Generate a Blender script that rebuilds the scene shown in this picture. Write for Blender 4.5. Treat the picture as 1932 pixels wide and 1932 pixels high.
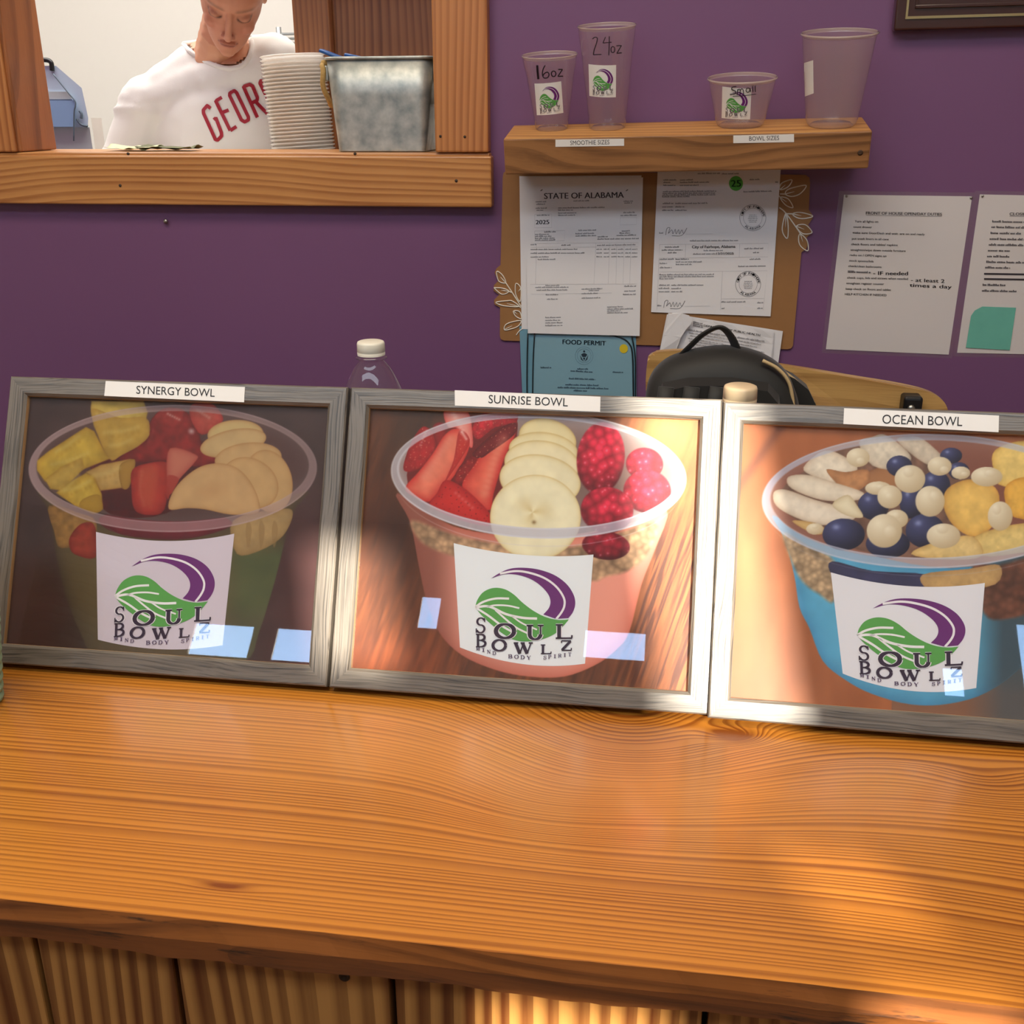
import bpy, bmesh, math, random
import numpy as np
from mathutils import Vector, Matrix, noise as mnoise
from mathutils.bvhtree import BVHTree

for _o in list(bpy.data.objects):
    bpy.data.objects.remove(_o, do_unlink=True)
scn = bpy.context.scene
COL = scn.collection
random.seed(7)
RNG = np.random.RandomState(11)

# ------------------------------------------------------------------ camera
# image taken as 1932 x 1932; focal length in pixels, yaw to the left, pitch down
FPX, YAW, PITCH, ROLL = 2036.2, .1511, .3597, -.0053
CAM = np.array([0.0, 0.0, 1.566])
_cy, _sy, _cp, _sp = math.cos(YAW), math.sin(YAW), math.cos(PITCH), math.sin(PITCH)
FWD = np.array([-_sy * _cp, _cy * _cp, -_sp])
_r0 = np.array([_cy, _sy, 0.0])
_u0 = np.cross(_r0, FWD)
RIGHT = math.cos(ROLL) * _r0 + math.sin(ROLL) * _u0
UPV = -math.sin(ROLL) * _r0 + math.cos(ROLL) * _u0
cd = bpy.data.cameras.new('camera')
cd.sensor_width = 36.0
cd.lens = FPX / 1932.0 * 36.0
cd.clip_start = .02
cam = bpy.data.objects.new('camera', cd)
COL.objects.link(cam)
cam.matrix_world = Matrix(((RIGHT[0], UPV[0], -FWD[0], CAM[0]), (RIGHT[1], UPV[1], -FWD[1], CAM[1]),
                           (RIGHT[2], UPV[2], -FWD[2], CAM[2]), (0, 0, 0, 1)))
scn.camera = cam

# ------------------------------------------------------------------ world, sun, lamps, exposure
vs = scn.view_settings
vs.view_transform = 'Standard'
vs.look = 'None'
vs.gamma = 1.0
vs.use_curve_mapping = False
vs.exposure = 0.0
wd = bpy.data.worlds.new('sky')
scn.world = wd
wd.use_nodes = True
_nt = wd.node_tree
_sky = _nt.nodes.new('ShaderNodeTexSky')
_sky.sky_type = 'NISHITA'
_sky.sun_disc = False
_sky.sun_elevation = math.radians(23)
_bg = _nt.nodes['Background']
_bg.inputs['Strength'].default_value = 3.0
_nt.links.new(_sky.outputs[0], _bg.inputs[0])

SUND = Vector((-.40, 1.0, -.45)).normalized()
sl = bpy.data.lights.new('sun', 'SUN')
sl.energy = 17.0
sl.angle = math.radians(.6)
sl.color = (1.0, .93, .80)
sun = bpy.data.objects.new('sun', sl)
COL.objects.link(sun)
sun.rotation_euler = (-SUND).to_track_quat('Z', 'Y').to_euler()
sun.location = (2, -6, 5)


def area(name, loc, target, sx, sy, energy, color):
    l = bpy.data.lights.new(name, 'AREA')
    l.shape = 'RECTANGLE'
    l.size, l.size_y = sx, sy
    l.energy = energy
    l.color = color
    o = bpy.data.objects.new(name, l)
    COL.objects.link(o)
    o.location = loc
    o.rotation_euler = (Vector(loc) - Vector(target)).to_track_quat('Z', 'Y').to_euler()
    return o


area('daylight_fill_panel', (-.4, -.85, 3.37), (-.4, -.85, 0), 4.2, .7, 62, (.80, .90, 1.0))  # added overhead panel, stands in for daylight from the street windows
area('ceiling_light_bar', (-.5, .45, 3.37), (-.5, .45, 0), 2.6, .8, 50, (1.0, .84, .64))
area('kitchen_light', (-1.4, 2.85, 3.3), (-1.4, 2.85, 0), 2.6, 1.3, 92, (1.0, .97, .90))

# ------------------------------------------------------------------ pixels to points


def ray(x, y):
    return FWD + RIGHT * ((x - 966.0) / FPX) - UPV * ((y - 966.0) / FPX)


def onY(x, y, Y):
    d = ray(x, y)
    return CAM + d * ((Y - CAM[1]) / d[1])


def onZ(x, y, Z):
    d = ray(x, y)
    return CAM + d * ((Z - CAM[2]) / d[2])


def onP(x, y, p0, n):
    d = ray(x, y)
    return CAM + d * (((p0 - CAM) @ n) / (d @ n))


def prj(P):
    P = np.asarray(P, float) - CAM
    k = P @ FWD
    return 966 + FPX * (P @ RIGHT) / k, 966 - FPX * (P @ UPV) / k


def lin(c):
    c = np.asarray(c, float)
    return np.where(c <= .04045, c / 12.92, ((c + .055) / 1.055) ** 2.4)


def L(r, g, b):
    v = lin(np.array([r, g, b]) / 255.0)
    return (float(v[0]), float(v[1]), float(v[2]), 1.0)


# ------------------------------------------------------------------ materials
def new_mat(name):
    m = bpy.data.materials.new(name)
    m.use_nodes = True
    nt = m.node_tree
    return m, nt, nt.nodes['Principled BSDF']


def plain(name, rgb, rough=.5, metal=0.0, coat=0.0, noise=0.0, nscale=40.0, spec=.5, bump=0.0, sheen=0.0):
    m, nt, b = new_mat(name)
    b.inputs['Base Color'].default_value = L(*rgb)
    b.inputs['Roughness'].default_value = rough
    b.inputs['Metallic'].default_value = metal
    b.inputs['Specular IOR Level'].default_value = spec
    b.inputs['Coat Weight'].default_value = coat
    b.inputs['Coat Roughness'].default_value = .08
    b.inputs['Sheen Weight'].default_value = sheen
    if noise or bump:
        tc = nt.nodes.new('ShaderNodeTexCoord')
        n = nt.nodes.new('ShaderNodeTexNoise')
        n.inputs['Scale'].default_value = nscale
        n.inputs['Detail'].default_value = 4
        nt.links.new(tc.outputs['Object'], n.inputs['Vector'])
        if noise:
            mx = nt.nodes.new('ShaderNodeMix')
            mx.data_type = 'RGBA'
            c = np.array(L(*rgb))
            mx.inputs[6].default_value = tuple(np.append(c[:3] * (1 - noise), 1))
            mx.inputs[7].default_value = tuple(np.append(np.minimum(c[:3] * (1 + noise), 1), 1))
            nt.links.new(n.outputs[0], mx.inputs[0])
            nt.links.new(mx.outputs[2], b.inputs['Base Color'])
        if bump:
            bp = nt.nodes.new('ShaderNodeBump')
            bp.inputs['Strength'].default_value = bump
            bp.inputs['Distance'].default_value = .002
            nt.links.new(n.outputs[0], bp.inputs['Height'])
            nt.links.new(bp.outputs[0], b.inputs['Normal'])
    return m


def wood(name, light, dark, along='X', freq=120.0, warp=.02, wscale=3.0, rough=.4, coat=0.0, knots=(), fiber=.18,
         contrast=1.0, third=.35, rand=0.0, stain=None, coat_rough=.12, sharp=.8, stretch=.22, phase=2.4):
    """pine-like grain: saw-tooth growth bands across one axis, warped by noise and by knots"""
    m, nt, b = new_mat(name)
    N, K = nt.nodes, nt.links

    def mth(op, a, c=None):
        n = N.new('ShaderNodeMath')
        n.operation = op
        for i, v in enumerate((a, c)):
            if v is None:
                continue
            if isinstance(v, (int, float)):
                n.inputs[i].default_value = v
            else:
                K.new(v, n.inputs[i])
        return n.outputs[0]
    tc = N.new('ShaderNodeTexCoord')
    sp = N.new('ShaderNodeSeparateXYZ')
    K.new(tc.outputs['Object'], sp.inputs[0])
    ax = {'X': 0, 'Y': 1, 'Z': 2}[along]
    other = [i for i in (0, 1, 2) if i != ax]
    A, B_, C_ = sp.outputs[ax], sp.outputs[other[0]], sp.outputs[other[1]]
    oi = N.new('ShaderNodeObjectInfo')
    rnd = mth('MULTIPLY', oi.outputs['Random'], rand)
    cb = N.new('ShaderNodeCombineXYZ')
    K.new(mth('ADD', mth('MULTIPLY', A, stretch), rnd), cb.inputs[0])
    K.new(B_, cb.inputs[1])
    K.new(C_, cb.inputs[2])
    n1 = N.new('ShaderNodeTexNoise')
    n1.inputs['Scale'].default_value = wscale
    n1.inputs['Detail'].default_value = 2.0
    K.new(cb.outputs[0], n1.inputs['Vector'])
    v = mth('ADD', B_, mth('MULTIPLY', C_, third))
    v = mth('ADD', v, mth('MULTIPLY', mth('SUBTRACT', n1.outputs[0], .5), warp * 6))
    v = mth('ADD', v, rnd)
    dk = None
    for (ka, kb, amp, sa, sb, dark_amt) in knots:
        da = mth('DIVIDE', mth('SUBTRACT', A, ka), sa)
        db = mth('DIVIDE', mth('SUBTRACT', B_, kb), sb)
        r2 = mth('ADD', mth('MULTIPLY', da, da), mth('MULTIPLY', db, db))
        g = mth('POWER', 2.718, mth('MULTIPLY', r2, -1.0))
        v = mth('ADD', v, mth('MULTIPLY', g, amp))
        if dark_amt:
            g2 = mth('MULTIPLY', mth('POWER', 2.718, mth('MULTIPLY', r2, -2.2)), dark_amt)
            dk = g2 if dk is None else mth('ADD', dk, g2)
    n2 = N.new('ShaderNodeTexNoise')
    n2.noise_dimensions = '1D'
    n2.inputs['Scale'].default_value = freq * .16
    n2.inputs['Detail'].default_value = 2.0
    K.new(v, n2.inputs['W'])
    ph = mth('ADD', mth('MULTIPLY', v, freq), mth('MULTIPLY', n2.outputs[0], phase))
    fr = mth('FRACT', ph)
    ramp = N.new('ShaderNodeValToRGB')
    e = ramp.color_ramp.elements
    e[0].position = 0.0
    e[0].color = (.12, .12, .12, 1)
    e[1].position = .14
    e[1].color = (0, 0, 0, 1)
    x = ramp.color_ramp.elements.new(sharp * .6)
    x.color = (.28, .28, .28, 1)
    x = ramp.color_ramp.elements.new(sharp)
    x.color = (.95, .95, .95, 1)
    x = ramp.color_ramp.elements.new(.97)
    x.color = (.7, .7, .7, 1)
    K.new(fr, ramp.inputs[0])
    # band strength varies slowly
    n3 = N.new('ShaderNodeTexNoise')
    n3.inputs['Scale'].default_value = wscale * 4
    n3.inputs['Detail'].default_value = 3.0
    K.new(cb.outputs[0], n3.inputs['Vector'])
    band = mth('MULTIPLY', ramp.outputs[0], mth('MULTIPLY', mth('ADD', n3.outputs[0], .25), contrast))
    cf = N.new('ShaderNodeCombineXYZ')
    K.new(mth('MULTIPLY', A, 9.0), cf.inputs[0])
    K.new(mth('MULTIPLY', v, 420.0), cf.inputs[1])
    K.new(mth('MULTIPLY', C_, 300.0), cf.inputs[2])
    n4 = N.new('ShaderNodeTexNoise')
    n4.inputs['Scale'].default_value = 1.0
    n4.inputs['Detail'].default_value = 3.0
    K.new(cf.outputs[0], n4.inputs['Vector'])
    fib = mth('MULTIPLY', mth('SUBTRACT', n4.outputs[0], .5), fiber * 3)
    tone = mth('MULTIPLY', mth('SUBTRACT', n3.outputs[0], .5), .5)
    f = mth('ADD', mth('ADD', band, fib), tone)
    if dk is not None:
        f = mth('ADD', f, dk)
    cl = N.new('ShaderNodeClamp')
    K.new(f, cl.inputs[0])
    mx = N.new('ShaderNodeMix')
    mx.data_type = 'RGBA'
    mx.inputs[6].default_value = L(*light)
    mx.inputs[7].default_value = L(*dark)
    K.new(cl.outputs[0], mx.inputs[0])
    out = mx.outputs[2]
    if stain:
        ns = N.new('ShaderNodeTexNoise')
        ns.inputs['Scale'].default_value = stain[1]
        ns.inputs['Detail'].default_value = 5.0
        ns.inputs['Roughness'].default_value = .7
        mp = N.new('ShaderNodeMapping')
        mp.inputs['Scale'].default_value = stain[3]
        K.new(tc.outputs['Object'], mp.inputs[0])
        K.new(mp.outputs[0], ns.inputs['Vector'])
        rs = N.new('ShaderNodeValToRGB')
        rs.color_ramp.elements[0].position = stain[2]
        rs.color_ramp.elements[1].position = stain[2] + .1
        K.new(ns.outputs[0], rs.inputs[0])
        m2 = N.new('ShaderNodeMix')
        m2.data_type = 'RGBA'
        K.new(rs.outputs[0], m2.inputs[0])
        K.new(out, m2.inputs[6])
        m2.inputs[7].default_value = L(*stain[0])
        out = m2.outputs[2]
    K.new(out, b.inputs['Base Color'])
    b.inputs['Roughness'].default_value = rough
    b.inputs['Coat Weight'].default_value = coat
    b.inputs['Coat Roughness'].default_value = coat_rough
    bp = N.new('ShaderNodeBump')
    bp.inputs['Strength'].default_value = .12
    bp.inputs['Distance'].default_value = .0008
    K.new(f, bp.inputs['Height'])
    K.new(bp.outputs[0], b.inputs['Normal'])
    return m


def clear(name, tint=(1, 1, 1), milky=.06, gloss=.06, ior=1.45, milk=(235, 232, 228), strength=1.0):
    """thin clear plastic or glass: see-through, fresnel gloss, a little milky scatter"""
    m = bpy.data.materials.new(name)
    m.use_nodes = True
    nt = m.node_tree
    nt.nodes.remove(nt.nodes['Principled BSDF'])
    out = nt.nodes['Material Output']
    tr = nt.nodes.new('ShaderNodeBsdfTransparent')
    tr.inputs[0].default_value = (*tint, 1)
    df = nt.nodes.new('ShaderNodeBsdfDiffuse')
    df.inputs[0].default_value = L(*milk)
    tl = nt.nodes.new('ShaderNodeBsdfTranslucent')
    tl.inputs[0].default_value = L(*milk)
    m0 = nt.nodes.new('ShaderNodeMixShader')
    m0.inputs[0].default_value = .5
    nt.links.new(df.outputs[0], m0.inputs[1])
    nt.links.new(tl.outputs[0], m0.inputs[2])
    m1 = nt.nodes.new('ShaderNodeMixShader')
    m1.inputs[0].default_value = milky
    nt.links.new(tr.outputs[0], m1.inputs[1])
    nt.links.new(m0.outputs[0], m1.inputs[2])
    gl = nt.nodes.new('ShaderNodeBsdfGlossy')
    gl.inputs['Roughness'].default_value = gloss
    lw = nt.nodes.new('ShaderNodeLayerWeight')        # Schlick fresnel, the same from both sides of a thin wall
    lw.inputs['Blend'].default_value = .5
    pw = nt.nodes.new('ShaderNodeMath')
    pw.operation = 'POWER'
    pw.inputs[1].default_value = 5.0
    nt.links.new(lw.outputs['Facing'], pw.inputs[0])
    f0 = ((ior - 1) / (ior + 1)) ** 2
    mu = nt.nodes.new('ShaderNodeMath')
    mu.operation = 'MULTIPLY_ADD'
    mu.inputs[1].default_value = (1 - f0) * strength
    mu.inputs[2].default_value = f0 * strength
    mu.use_clamp = True
    nt.links.new(pw.outputs[0], mu.inputs[0])
    m2 = nt.nodes.new('ShaderNodeMixShader')
    nt.links.new(mu.outputs[0], m2.inputs[0])
    nt.links.new(m1.outputs[0], m2.inputs[1])
    nt.links.new(gl.outputs[0], m2.inputs[2])
    nt.links.new(m2.outputs[0], out.inputs[0])
    return m


def vcol_mat(name, rough=.5, spec=.4, coat=0.0):
    m, nt, b = new_mat(name)
    a = nt.nodes.new('ShaderNodeAttribute')
    a.attribute_name = 'Col'
    nt.links.new(a.outputs['Color'], b.inputs['Base Color'])
    b.inputs['Roughness'].default_value = rough
    b.inputs['Specular IOR Level'].default_value = spec
    b.inputs['Coat Weight'].default_value = coat
    return m


# ------------------------------------------------------------------ mesh helpers
def link(o, parent=None):
    COL.objects.link(o)
    if parent is not None:
        o.parent = parent
    return o


def mesh_obj(name, V, Fc, mat=None, parent=None, smooth=False, loc=None):
    me = bpy.data.meshes.new(name)
    me.from_pydata([tuple(map(float, v)) for v in V], [], [tuple(f) for f in Fc])
    me.update()
    if smooth:
        me.polygons.foreach_set('use_smooth', [True] * len(me.polygons))
    if mat is not None:
        for mm in (mat if isinstance(mat, (list, tuple)) else [mat]):
            me.materials.append(mm)
    o = bpy.data.objects.new(name, me)
    if loc is not None:
        o.location = loc
    return link(o, parent)


def bm_obj(name, bm, mat=None, parent=None, smooth=False, loc=None):
    bmesh.ops.recalc_face_normals(bm, faces=bm.faces[:])
    me = bpy.data.meshes.new(name)
    bm.to_mesh(me)
    bm.free()
    if smooth:
        me.polygons.foreach_set('use_smooth', [True] * len(me.polygons))
    if mat is not None:
        for mm in (mat if isinstance(mat, (list, tuple)) else [mat]):
            me.materials.append(mm)
    o = bpy.data.objects.new(name, me)
    if loc is not None:
        o.location = loc
    return link(o, parent)


def thing(name, label, cat, loc=(0, 0, 0), rot=None, group=None, kind=None):
    o = bpy.data.objects.new(name, None)
    o.empty_display_size = .05
    COL.objects.link(o)
    if rot is not None:
        M = rot.to_4x4()
        M.translation = Vector(loc)
        o.matrix_world = M
    else:
        o.location = loc
    return tag(o, label, cat, group, kind)


def tag(o, label=None, cat=None, group=None, kind=None):
    if label:
        o['label'] = label
    if cat:
        o['category'] = cat
    if group:
        o['group'] = group
    if kind:
        o['kind'] = kind
    return o


def bm_box(bm, lo, hi, bevel=0.0, seg=2):
    r = bmesh.ops.create_cube(bm, size=1.0)
    vs_ = r['verts']
    lo, hi = Vector(lo), Vector(hi)
    for v in vs_:
        v.co = Vector(((v.co.x + .5) * (hi.x - lo.x) + lo.x, (v.co.y + .5) * (hi.y - lo.y) + lo.y,
                       (v.co.z + .5) * (hi.z - lo.z) + lo.z))
    if bevel:
        es = list({e for v in vs_ for e in v.link_edges})
        bmesh.ops.bevel(bm, geom=es, offset=bevel, segments=seg, affect='EDGES', profile=.5)


def box(name, lo, hi, mat, parent=None, bevel=0.0, seg=2, org=None, smooth=False):
    """box given in the parent's space; its own origin sits at org (default: its centre)"""
    lo, hi = Vector(lo), Vector(hi)
    c = Vector(org) if org is not None else (lo + hi) / 2
    bm = bmesh.new()
    bm_box(bm, lo - c, hi - c, bevel, seg)
    return bm_obj(name, bm, mat, parent, smooth, c)


def bm_lathe(bm, prof, n=48, cap=True):
    rings = []
    for (r, z) in prof:
        if r < 1e-6:
            rings.append([bm.verts.new((0, 0, z))])
        else:
            rings.append([bm.verts.new((r * math.cos(2 * math.pi * i / n), r * math.sin(2 * math.pi * i / n), z))
                          for i in range(n)])
    for a, b_ in zip(rings, rings[1:]):
        for i in range(n):
            j = (i + 1) % n
            if len(a) == 1 and len(b_) == 1:
                continue
            if len(a) == 1:
                bm.faces.new((a[0], b_[i], b_[j]))
            elif len(b_) == 1:
                bm.faces.new((a[i], a[j], b_[0]))
            else:
                bm.faces.new((a[i], a[j], b_[j], b_[i]))


def lathe(name, prof, mat, parent=None, n=48, loc=None, smooth=True):
    bm = bmesh.new()
    bm_lathe(bm, prof, n)
    return bm_obj(name, bm, mat, parent, smooth, loc)


def bm_tube(bm, pts, rad, n=8, closed=False, flat=None):
    """tube along points; rad may be a list; flat=(w,h) gives a strap section"""
    P = [Vector(p) for p in pts]
    m = len(P)
    R = rad if isinstance(rad, (list, tuple)) else [rad] * m
    rings = []
    nrm = None
    for i in range(m):
        if closed:
            t = (P[(i + 1) % m] - P[i - 1]).normalized()
        else:
            t = (P[min(i + 1, m - 1)] - P[max(i - 1, 0)]).normalized()
        if nrm is None:
            a = Vector((0, 0, 1)) if abs(t.z) < .9 else Vector((0, 1, 0))
            nrm = (a - t * a.dot(t)).normalized()
        else:
            nrm = (nrm - t * nrm.dot(t)).normalized()
        bn = t.cross(nrm)
        ring = []
        for k in range(n):
            th = 2 * math.pi * k / n
            if flat:
                ring.append(bm.verts.new(P[i] + nrm * (math.copysign(abs(math.cos(th)) ** .5, math.cos(th)) * flat[0]) +
                                         bn * (math.copysign(abs(math.sin(th)) ** .5, math.sin(th)) * flat[1])))
            else:
                ring.append(bm.verts.new(P[i] + (nrm * math.cos(th) + bn * math.sin(th)) * R[i]))
        rings.append(ring)
    for i in range(m if closed else m - 1):
        a, b_ = rings[i], rings[(i + 1) % m]
        for k in range(n):
            bm.faces.new((a[k], a[(k + 1) % n], b_[(k + 1) % n], b_[k]))
    if not closed:
        bm.faces.new(rings[0][::-1])
        bm.faces.new(rings[-1])


def tube(name, pts, rad, mat, parent=None, n=8, closed=False, flat=None, smooth=True, loc=None):
    bm = bmesh.new()
    if loc is not None:
        pts = [Vector(p) - Vector(loc) for p in pts]
    bm_tube(bm, pts, rad, n, closed, flat)
    return bm_obj(name, bm, mat, parent, smooth, loc)


def spline(pts, k=8, closed=False):
    """Catmull-Rom through points of any dimension"""
    P = [np.asarray(p, float) for p in pts]
    m = len(P)
    out = []
    for i in range(m if closed else m - 1):
        p0 = P[i - 1] if (closed or i > 0) else 2 * P[0] - P[1]
        p1 = P[i]
        p2 = P[(i + 1) % m]
        p3 = P[(i + 2) % m] if (closed or i + 2 < m) else 2 * P[-1] - P[-2]
        for j in range(k):
            t = j / k
            out.append(.5 * ((2 * p1) + (-p0 + p2) * t + (2 * p0 - 5 * p1 + 4 * p2 - p3) * t * t +
                             (-p0 + 3 * p1 - 3 * p2 + p3) * t ** 3))
    if not closed:
        out.append(P[-1])
    return out


def slab(name, outline, normal_off, mat, parent=None, org=(0, 0, 0), smooth=False):
    """closed 3D outline extruded by the vector normal_off"""
    org = np.asarray(org, float)
    A = [np.asarray(p, float) - org for p in outline]
    B_ = [p + np.asarray(normal_off, float) for p in A]
    n = len(A)
    F_ = [tuple(range(n)), tuple(range(2 * n - 1, n - 1, -1))]
    F_ += [(i, (i + 1) % n, n + (i + 1) % n, n + i) for i in range(n)]
    bm = bmesh.new()
    vs_ = [bm.verts.new(tuple(p)) for p in A + B_]
    for f in F_:
        bm.faces.new([vs_[i] for i in f])
    return bm_obj(name, bm, mat, parent, smooth, tuple(org))


def copy_tree(o, parent=None):
    c = o.copy()
    COL.objects.link(c)
    c.parent = parent
    for ch in list(o.children):
        copy_tree(ch, c)
    return c


# ------------------------------------------------------------------ printing: flat coloured ink as geometry
_TXT = {}


def text_mesh(s):
    if s in _TXT:
        return _TXT[s]
    cu = bpy.data.curves.new('t', 'FONT')
    cu.body = s
    cu.resolution_u = 3
    o = bpy.data.objects.new('t', cu)
    COL.objects.link(o)
    dg = bpy.context.evaluated_depsgraph_get()
    me = bpy.data.meshes.new_from_object(o.evaluated_get(dg))
    V = np.array([v.co[:2] for v in me.vertices]) if len(me.vertices) else np.zeros((0, 2))
    Fc = [tuple(p.vertices) for p in me.polygons]
    bpy.data.objects.remove(o)
    bpy.data.curves.remove(cu)
    bpy.data.meshes.remove(me)
    _TXT[s] = (V, Fc)
    return _TXT[s]


class Ink:
    """collects flat coloured shapes drawn in pixel coordinates and lays them on a surface by mapf(x, y, lift)"""

    def __init__(self, mapf, step=.00012):
        self.m, self.V, self.F, self.C, self.step, self.lay, self.maxlen = mapf, [], [], [], step, 0, 0

    def add(self, P, faces, rgb, layer=None):
        layer = self.lay if layer is None else layer
        b = len(self.V)
        for p in P:
            self.V.append(self.m(p[0], p[1], layer * self.step))
        c = L(*rgb)
        self.C += [c] * len(P)
        self.F += [tuple(i + b for i in f) for f in faces]

    def poly(self, P, rgb, layer=None):
        if self.maxlen:                      # cut fine so that it can follow a curved surface
            bm = bmesh.new()
            bm.faces.new([bm.verts.new((float(p[0]), float(p[1]), 0)) for p in P])
            bm.normal_update()
            bmesh.ops.triangulate(bm, faces=bm.faces[:])
            for _ in range(5):
                es = [e for e in bm.edges if e.calc_length() > self.maxlen]
                if not es:
                    break
                bmesh.ops.subdivide_edges(bm, edges=es, cuts=1)
                bmesh.ops.triangulate(bm, faces=bm.faces[:])
            bm.verts.index_update()
            self.add([v.co[:2] for v in bm.verts], [tuple(v.index for v in f.verts) for f in bm.faces], rgb, layer)
            bm.free()
            return
        self.add(P, [tuple(range(len(P)))], rgb, layer)

    def stroke(self, P, w, rgb, layer=None, closed=False):
        P = [np.asarray(p, float) for p in P]
        n = len(P)
        W = w if isinstance(w, (list, tuple, np.ndarray)) else [w] * n
        A = []
        for i in range(n):
            if closed:
                t = P[(i + 1) % n] - P[i - 1]
            else:
                t = P[min(i + 1, n - 1)] - P[max(i - 1, 0)]
            t = t / (np.linalg.norm(t) + 1e-9)
            nn = np.array([-t[1], t[0]])
            A += [P[i] + nn * W[i] / 2, P[i] - nn * W[i] / 2]
        Fc = [(2 * i, 2 * i + 1, 2 * ((i + 1) % n) + 1, 2 * ((i + 1) % n)) for i in range(n if closed else n - 1)]
        self.add(A, Fc, rgb, layer)

    def text(self, s, a, b, h, rgb, layer=None, bold=0.0):
        """baseline from pixel a to pixel b, cap height h pixels"""
        V, Fc = text_mesh(s)
        if len(V) == 0:
            return
        x0, x1 = V[:, 0].min(), V[:, 0].max()
        cap = text_mesh('H')[0][:, 1].max()
        a, b = np.asarray(a, float), np.asarray(b, float)
        d = b - a
        ln = np.linalg.norm(d)
        d = d / ln
        n = np.array([d[1], -d[0]])
        for off in ([0.0] if not bold else [-bold, 0.0, bold]):
            P = [a + d * ((v[0] - x0) / (x1 - x0) * ln + off) + n * (v[1] / cap * h) for v in V]
            self.add(P, Fc, rgb, layer)

    def words(self, a, b, h, rgb, layer=None, wl=(3, 9)):
        """a line of print too small to read"""
        a, b = np.asarray(a, float), np.asarray(b, float)
        ln = np.linalg.norm(b - a)
        d = (b - a) / ln
        n = np.array([d[1], -d[0]])
        s = 0.0
        while s < ln - .5:
            k = random.uniform(*wl) * h * .55
            e = min(s + k, ln)
            q = s
            while q < e:
                w = h * random.uniform(.35, .5)
                hh = h * random.choice([.62, .62, .7, .95])
                o = a + d * q
                self.poly([o, o + d * min(w, e - q + .1), o + d * min(w, e - q + .1) + n * hh, o + n * hh], rgb, layer)
                q += w + h * .13
            s = e + h * .45

    def build(self, name, mat, parent=None, org=(0, 0, 0)):
        me = bpy.data.meshes.new(name)
        V = np.array(self.V) - np.asarray(org, float)
        me.from_pydata([tuple(v) for v in V], [], self.F)
        at = me.attributes.new('Col', 'FLOAT_COLOR', 'POINT')
        at.data.foreach_set('color', np.array(self.C, dtype=np.float32).ravel())
        me.materials.append(mat)
        o = bpy.data.objects.new(name, me)
        o.location = org
        if name == 'print':
            o['kind'] = 'stuff'          # lines of print too small to pick apart
        return link(o, parent)

# ------------------------------------------------------------------ shared materials
M_PINE_H = wood('pine_trim_h', (198, 140, 80), (152, 92, 44), 'X', 88, .020, 2.6, rough=.42, coat=.25, fiber=.16, third=1.0,
                knots=[(-1.10, 1.50, .05, .10, .05, .25), (-.62, 1.455, .03, .07, .06, .15)], coat_rough=.3, stretch=.35)
M_PINE_V = wood('pine_trim_v', (192, 128, 72), (150, 86, 42), 'Z', 80, .022, 2.4, rough=.42, coat=.25, fiber=.14, rand=3.0,
                coat_rough=.3)
M_PINE_DK = wood('pine_shutter', (166, 106, 62), (108, 60, 32), 'Z', 70, .03, 2.8, rough=.45, coat=.2, fiber=.16, rand=5.0,
                 coat_rough=.3)
M_PINE_JAMB = wood('pine_jamb', (160, 98, 54), (104, 56, 27), 'Z', 60, .03, 2.8, rough=.45, coat=.2, fiber=.2, rand=5.0)
M_COUNTER = wood('counter_pine', (206, 132, 46), (130, 66, 15), 'X', 172, .008, 1.7, rough=.36, coat=.9, fiber=.14, phase=4.5,
                 contrast=1.0, third=.2, coat_rough=.16, sharp=.8, stretch=.18,
                 knots=[(-.03, .905, .105, .14, .12, .34), (.075, .930, .030, .030, .016, 1.3),
                        (-.10, .80, .022, .07, .05, .06), (.30, .88, .02, .05, .03, .15),
                        (-.330, .650, .006, .030, .006, .75), (.45, .70, .03, .2, .1, 0)])
M_EDGE = wood('counter_edge', (150, 88, 38), (92, 50, 20), 'X', 60, .03, 5, rough=.5, coat=.3, fiber=.25,
              stain=((46, 32, 24), 9.0, .60, (1.0, 3.0, 7.0)))
M_PLANK = wood('front_plank', (176, 124, 64), (92, 46, 14), 'Z', 62, .020, 2.2, rough=.45, coat=.3, fiber=.10, rand=9.0,
               contrast=1.25, sharp=.62, coat_rough=.25)
M_SHELF = wood('shelf_wood', (206, 152, 86), (160, 104, 52), 'X', 55, .03, 4, rough=.5, fiber=.2, third=.8)
M_PURPLE = plain('purple_paint', (116, 78, 116), .36, noise=.05, nscale=3.0, spec=.45, bump=.05)
M_CREAM = plain('cream_paint', (206, 196, 178), .6)
M_WHITEWALL = plain('kitchen_paint', (238, 236, 226), .6, noise=.01)
M_CEIL = plain('ceiling_paint', (222, 212, 196), .8)
M_FLOOR = wood('floor_boards', (128, 84, 52), (76, 44, 24), 'Y', 22, .02, 2, rough=.5)
M_BLACK = plain('black_plastic', (22, 22, 23), .38)
M_DARK = plain('dark_gap', (16, 11, 8), .9)
M_STEEL = plain('screw_steel', (168, 166, 160), .35, metal=1.0)
M_PAPER = plain('white_paper', (226, 224, 226), .55, noise=.02, nscale=12)
M_PAPER_GL = plain('laminated_paper', (212, 206, 204), .4, coat=.7, noise=.02, nscale=9)
M_INK = vcol_mat('printed_ink', .5)
M_TAPE = plain('label_tape', (236, 233, 228), .42, coat=.2)

WALL = 2.05
XL, XR, ZS = -1.272, -.420, 1.487          # serving window: left edge, right edge, sill top
WT = .10

# ------------------------------------------------------------------ room shell


def wall_mesh(name, parts, mat):
    bm = bmesh.new()
    for lo, hi in parts:
        bm_box(bm, lo, hi)
    return tag(bm_obj(name, bm, mat), kind='structure')


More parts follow.
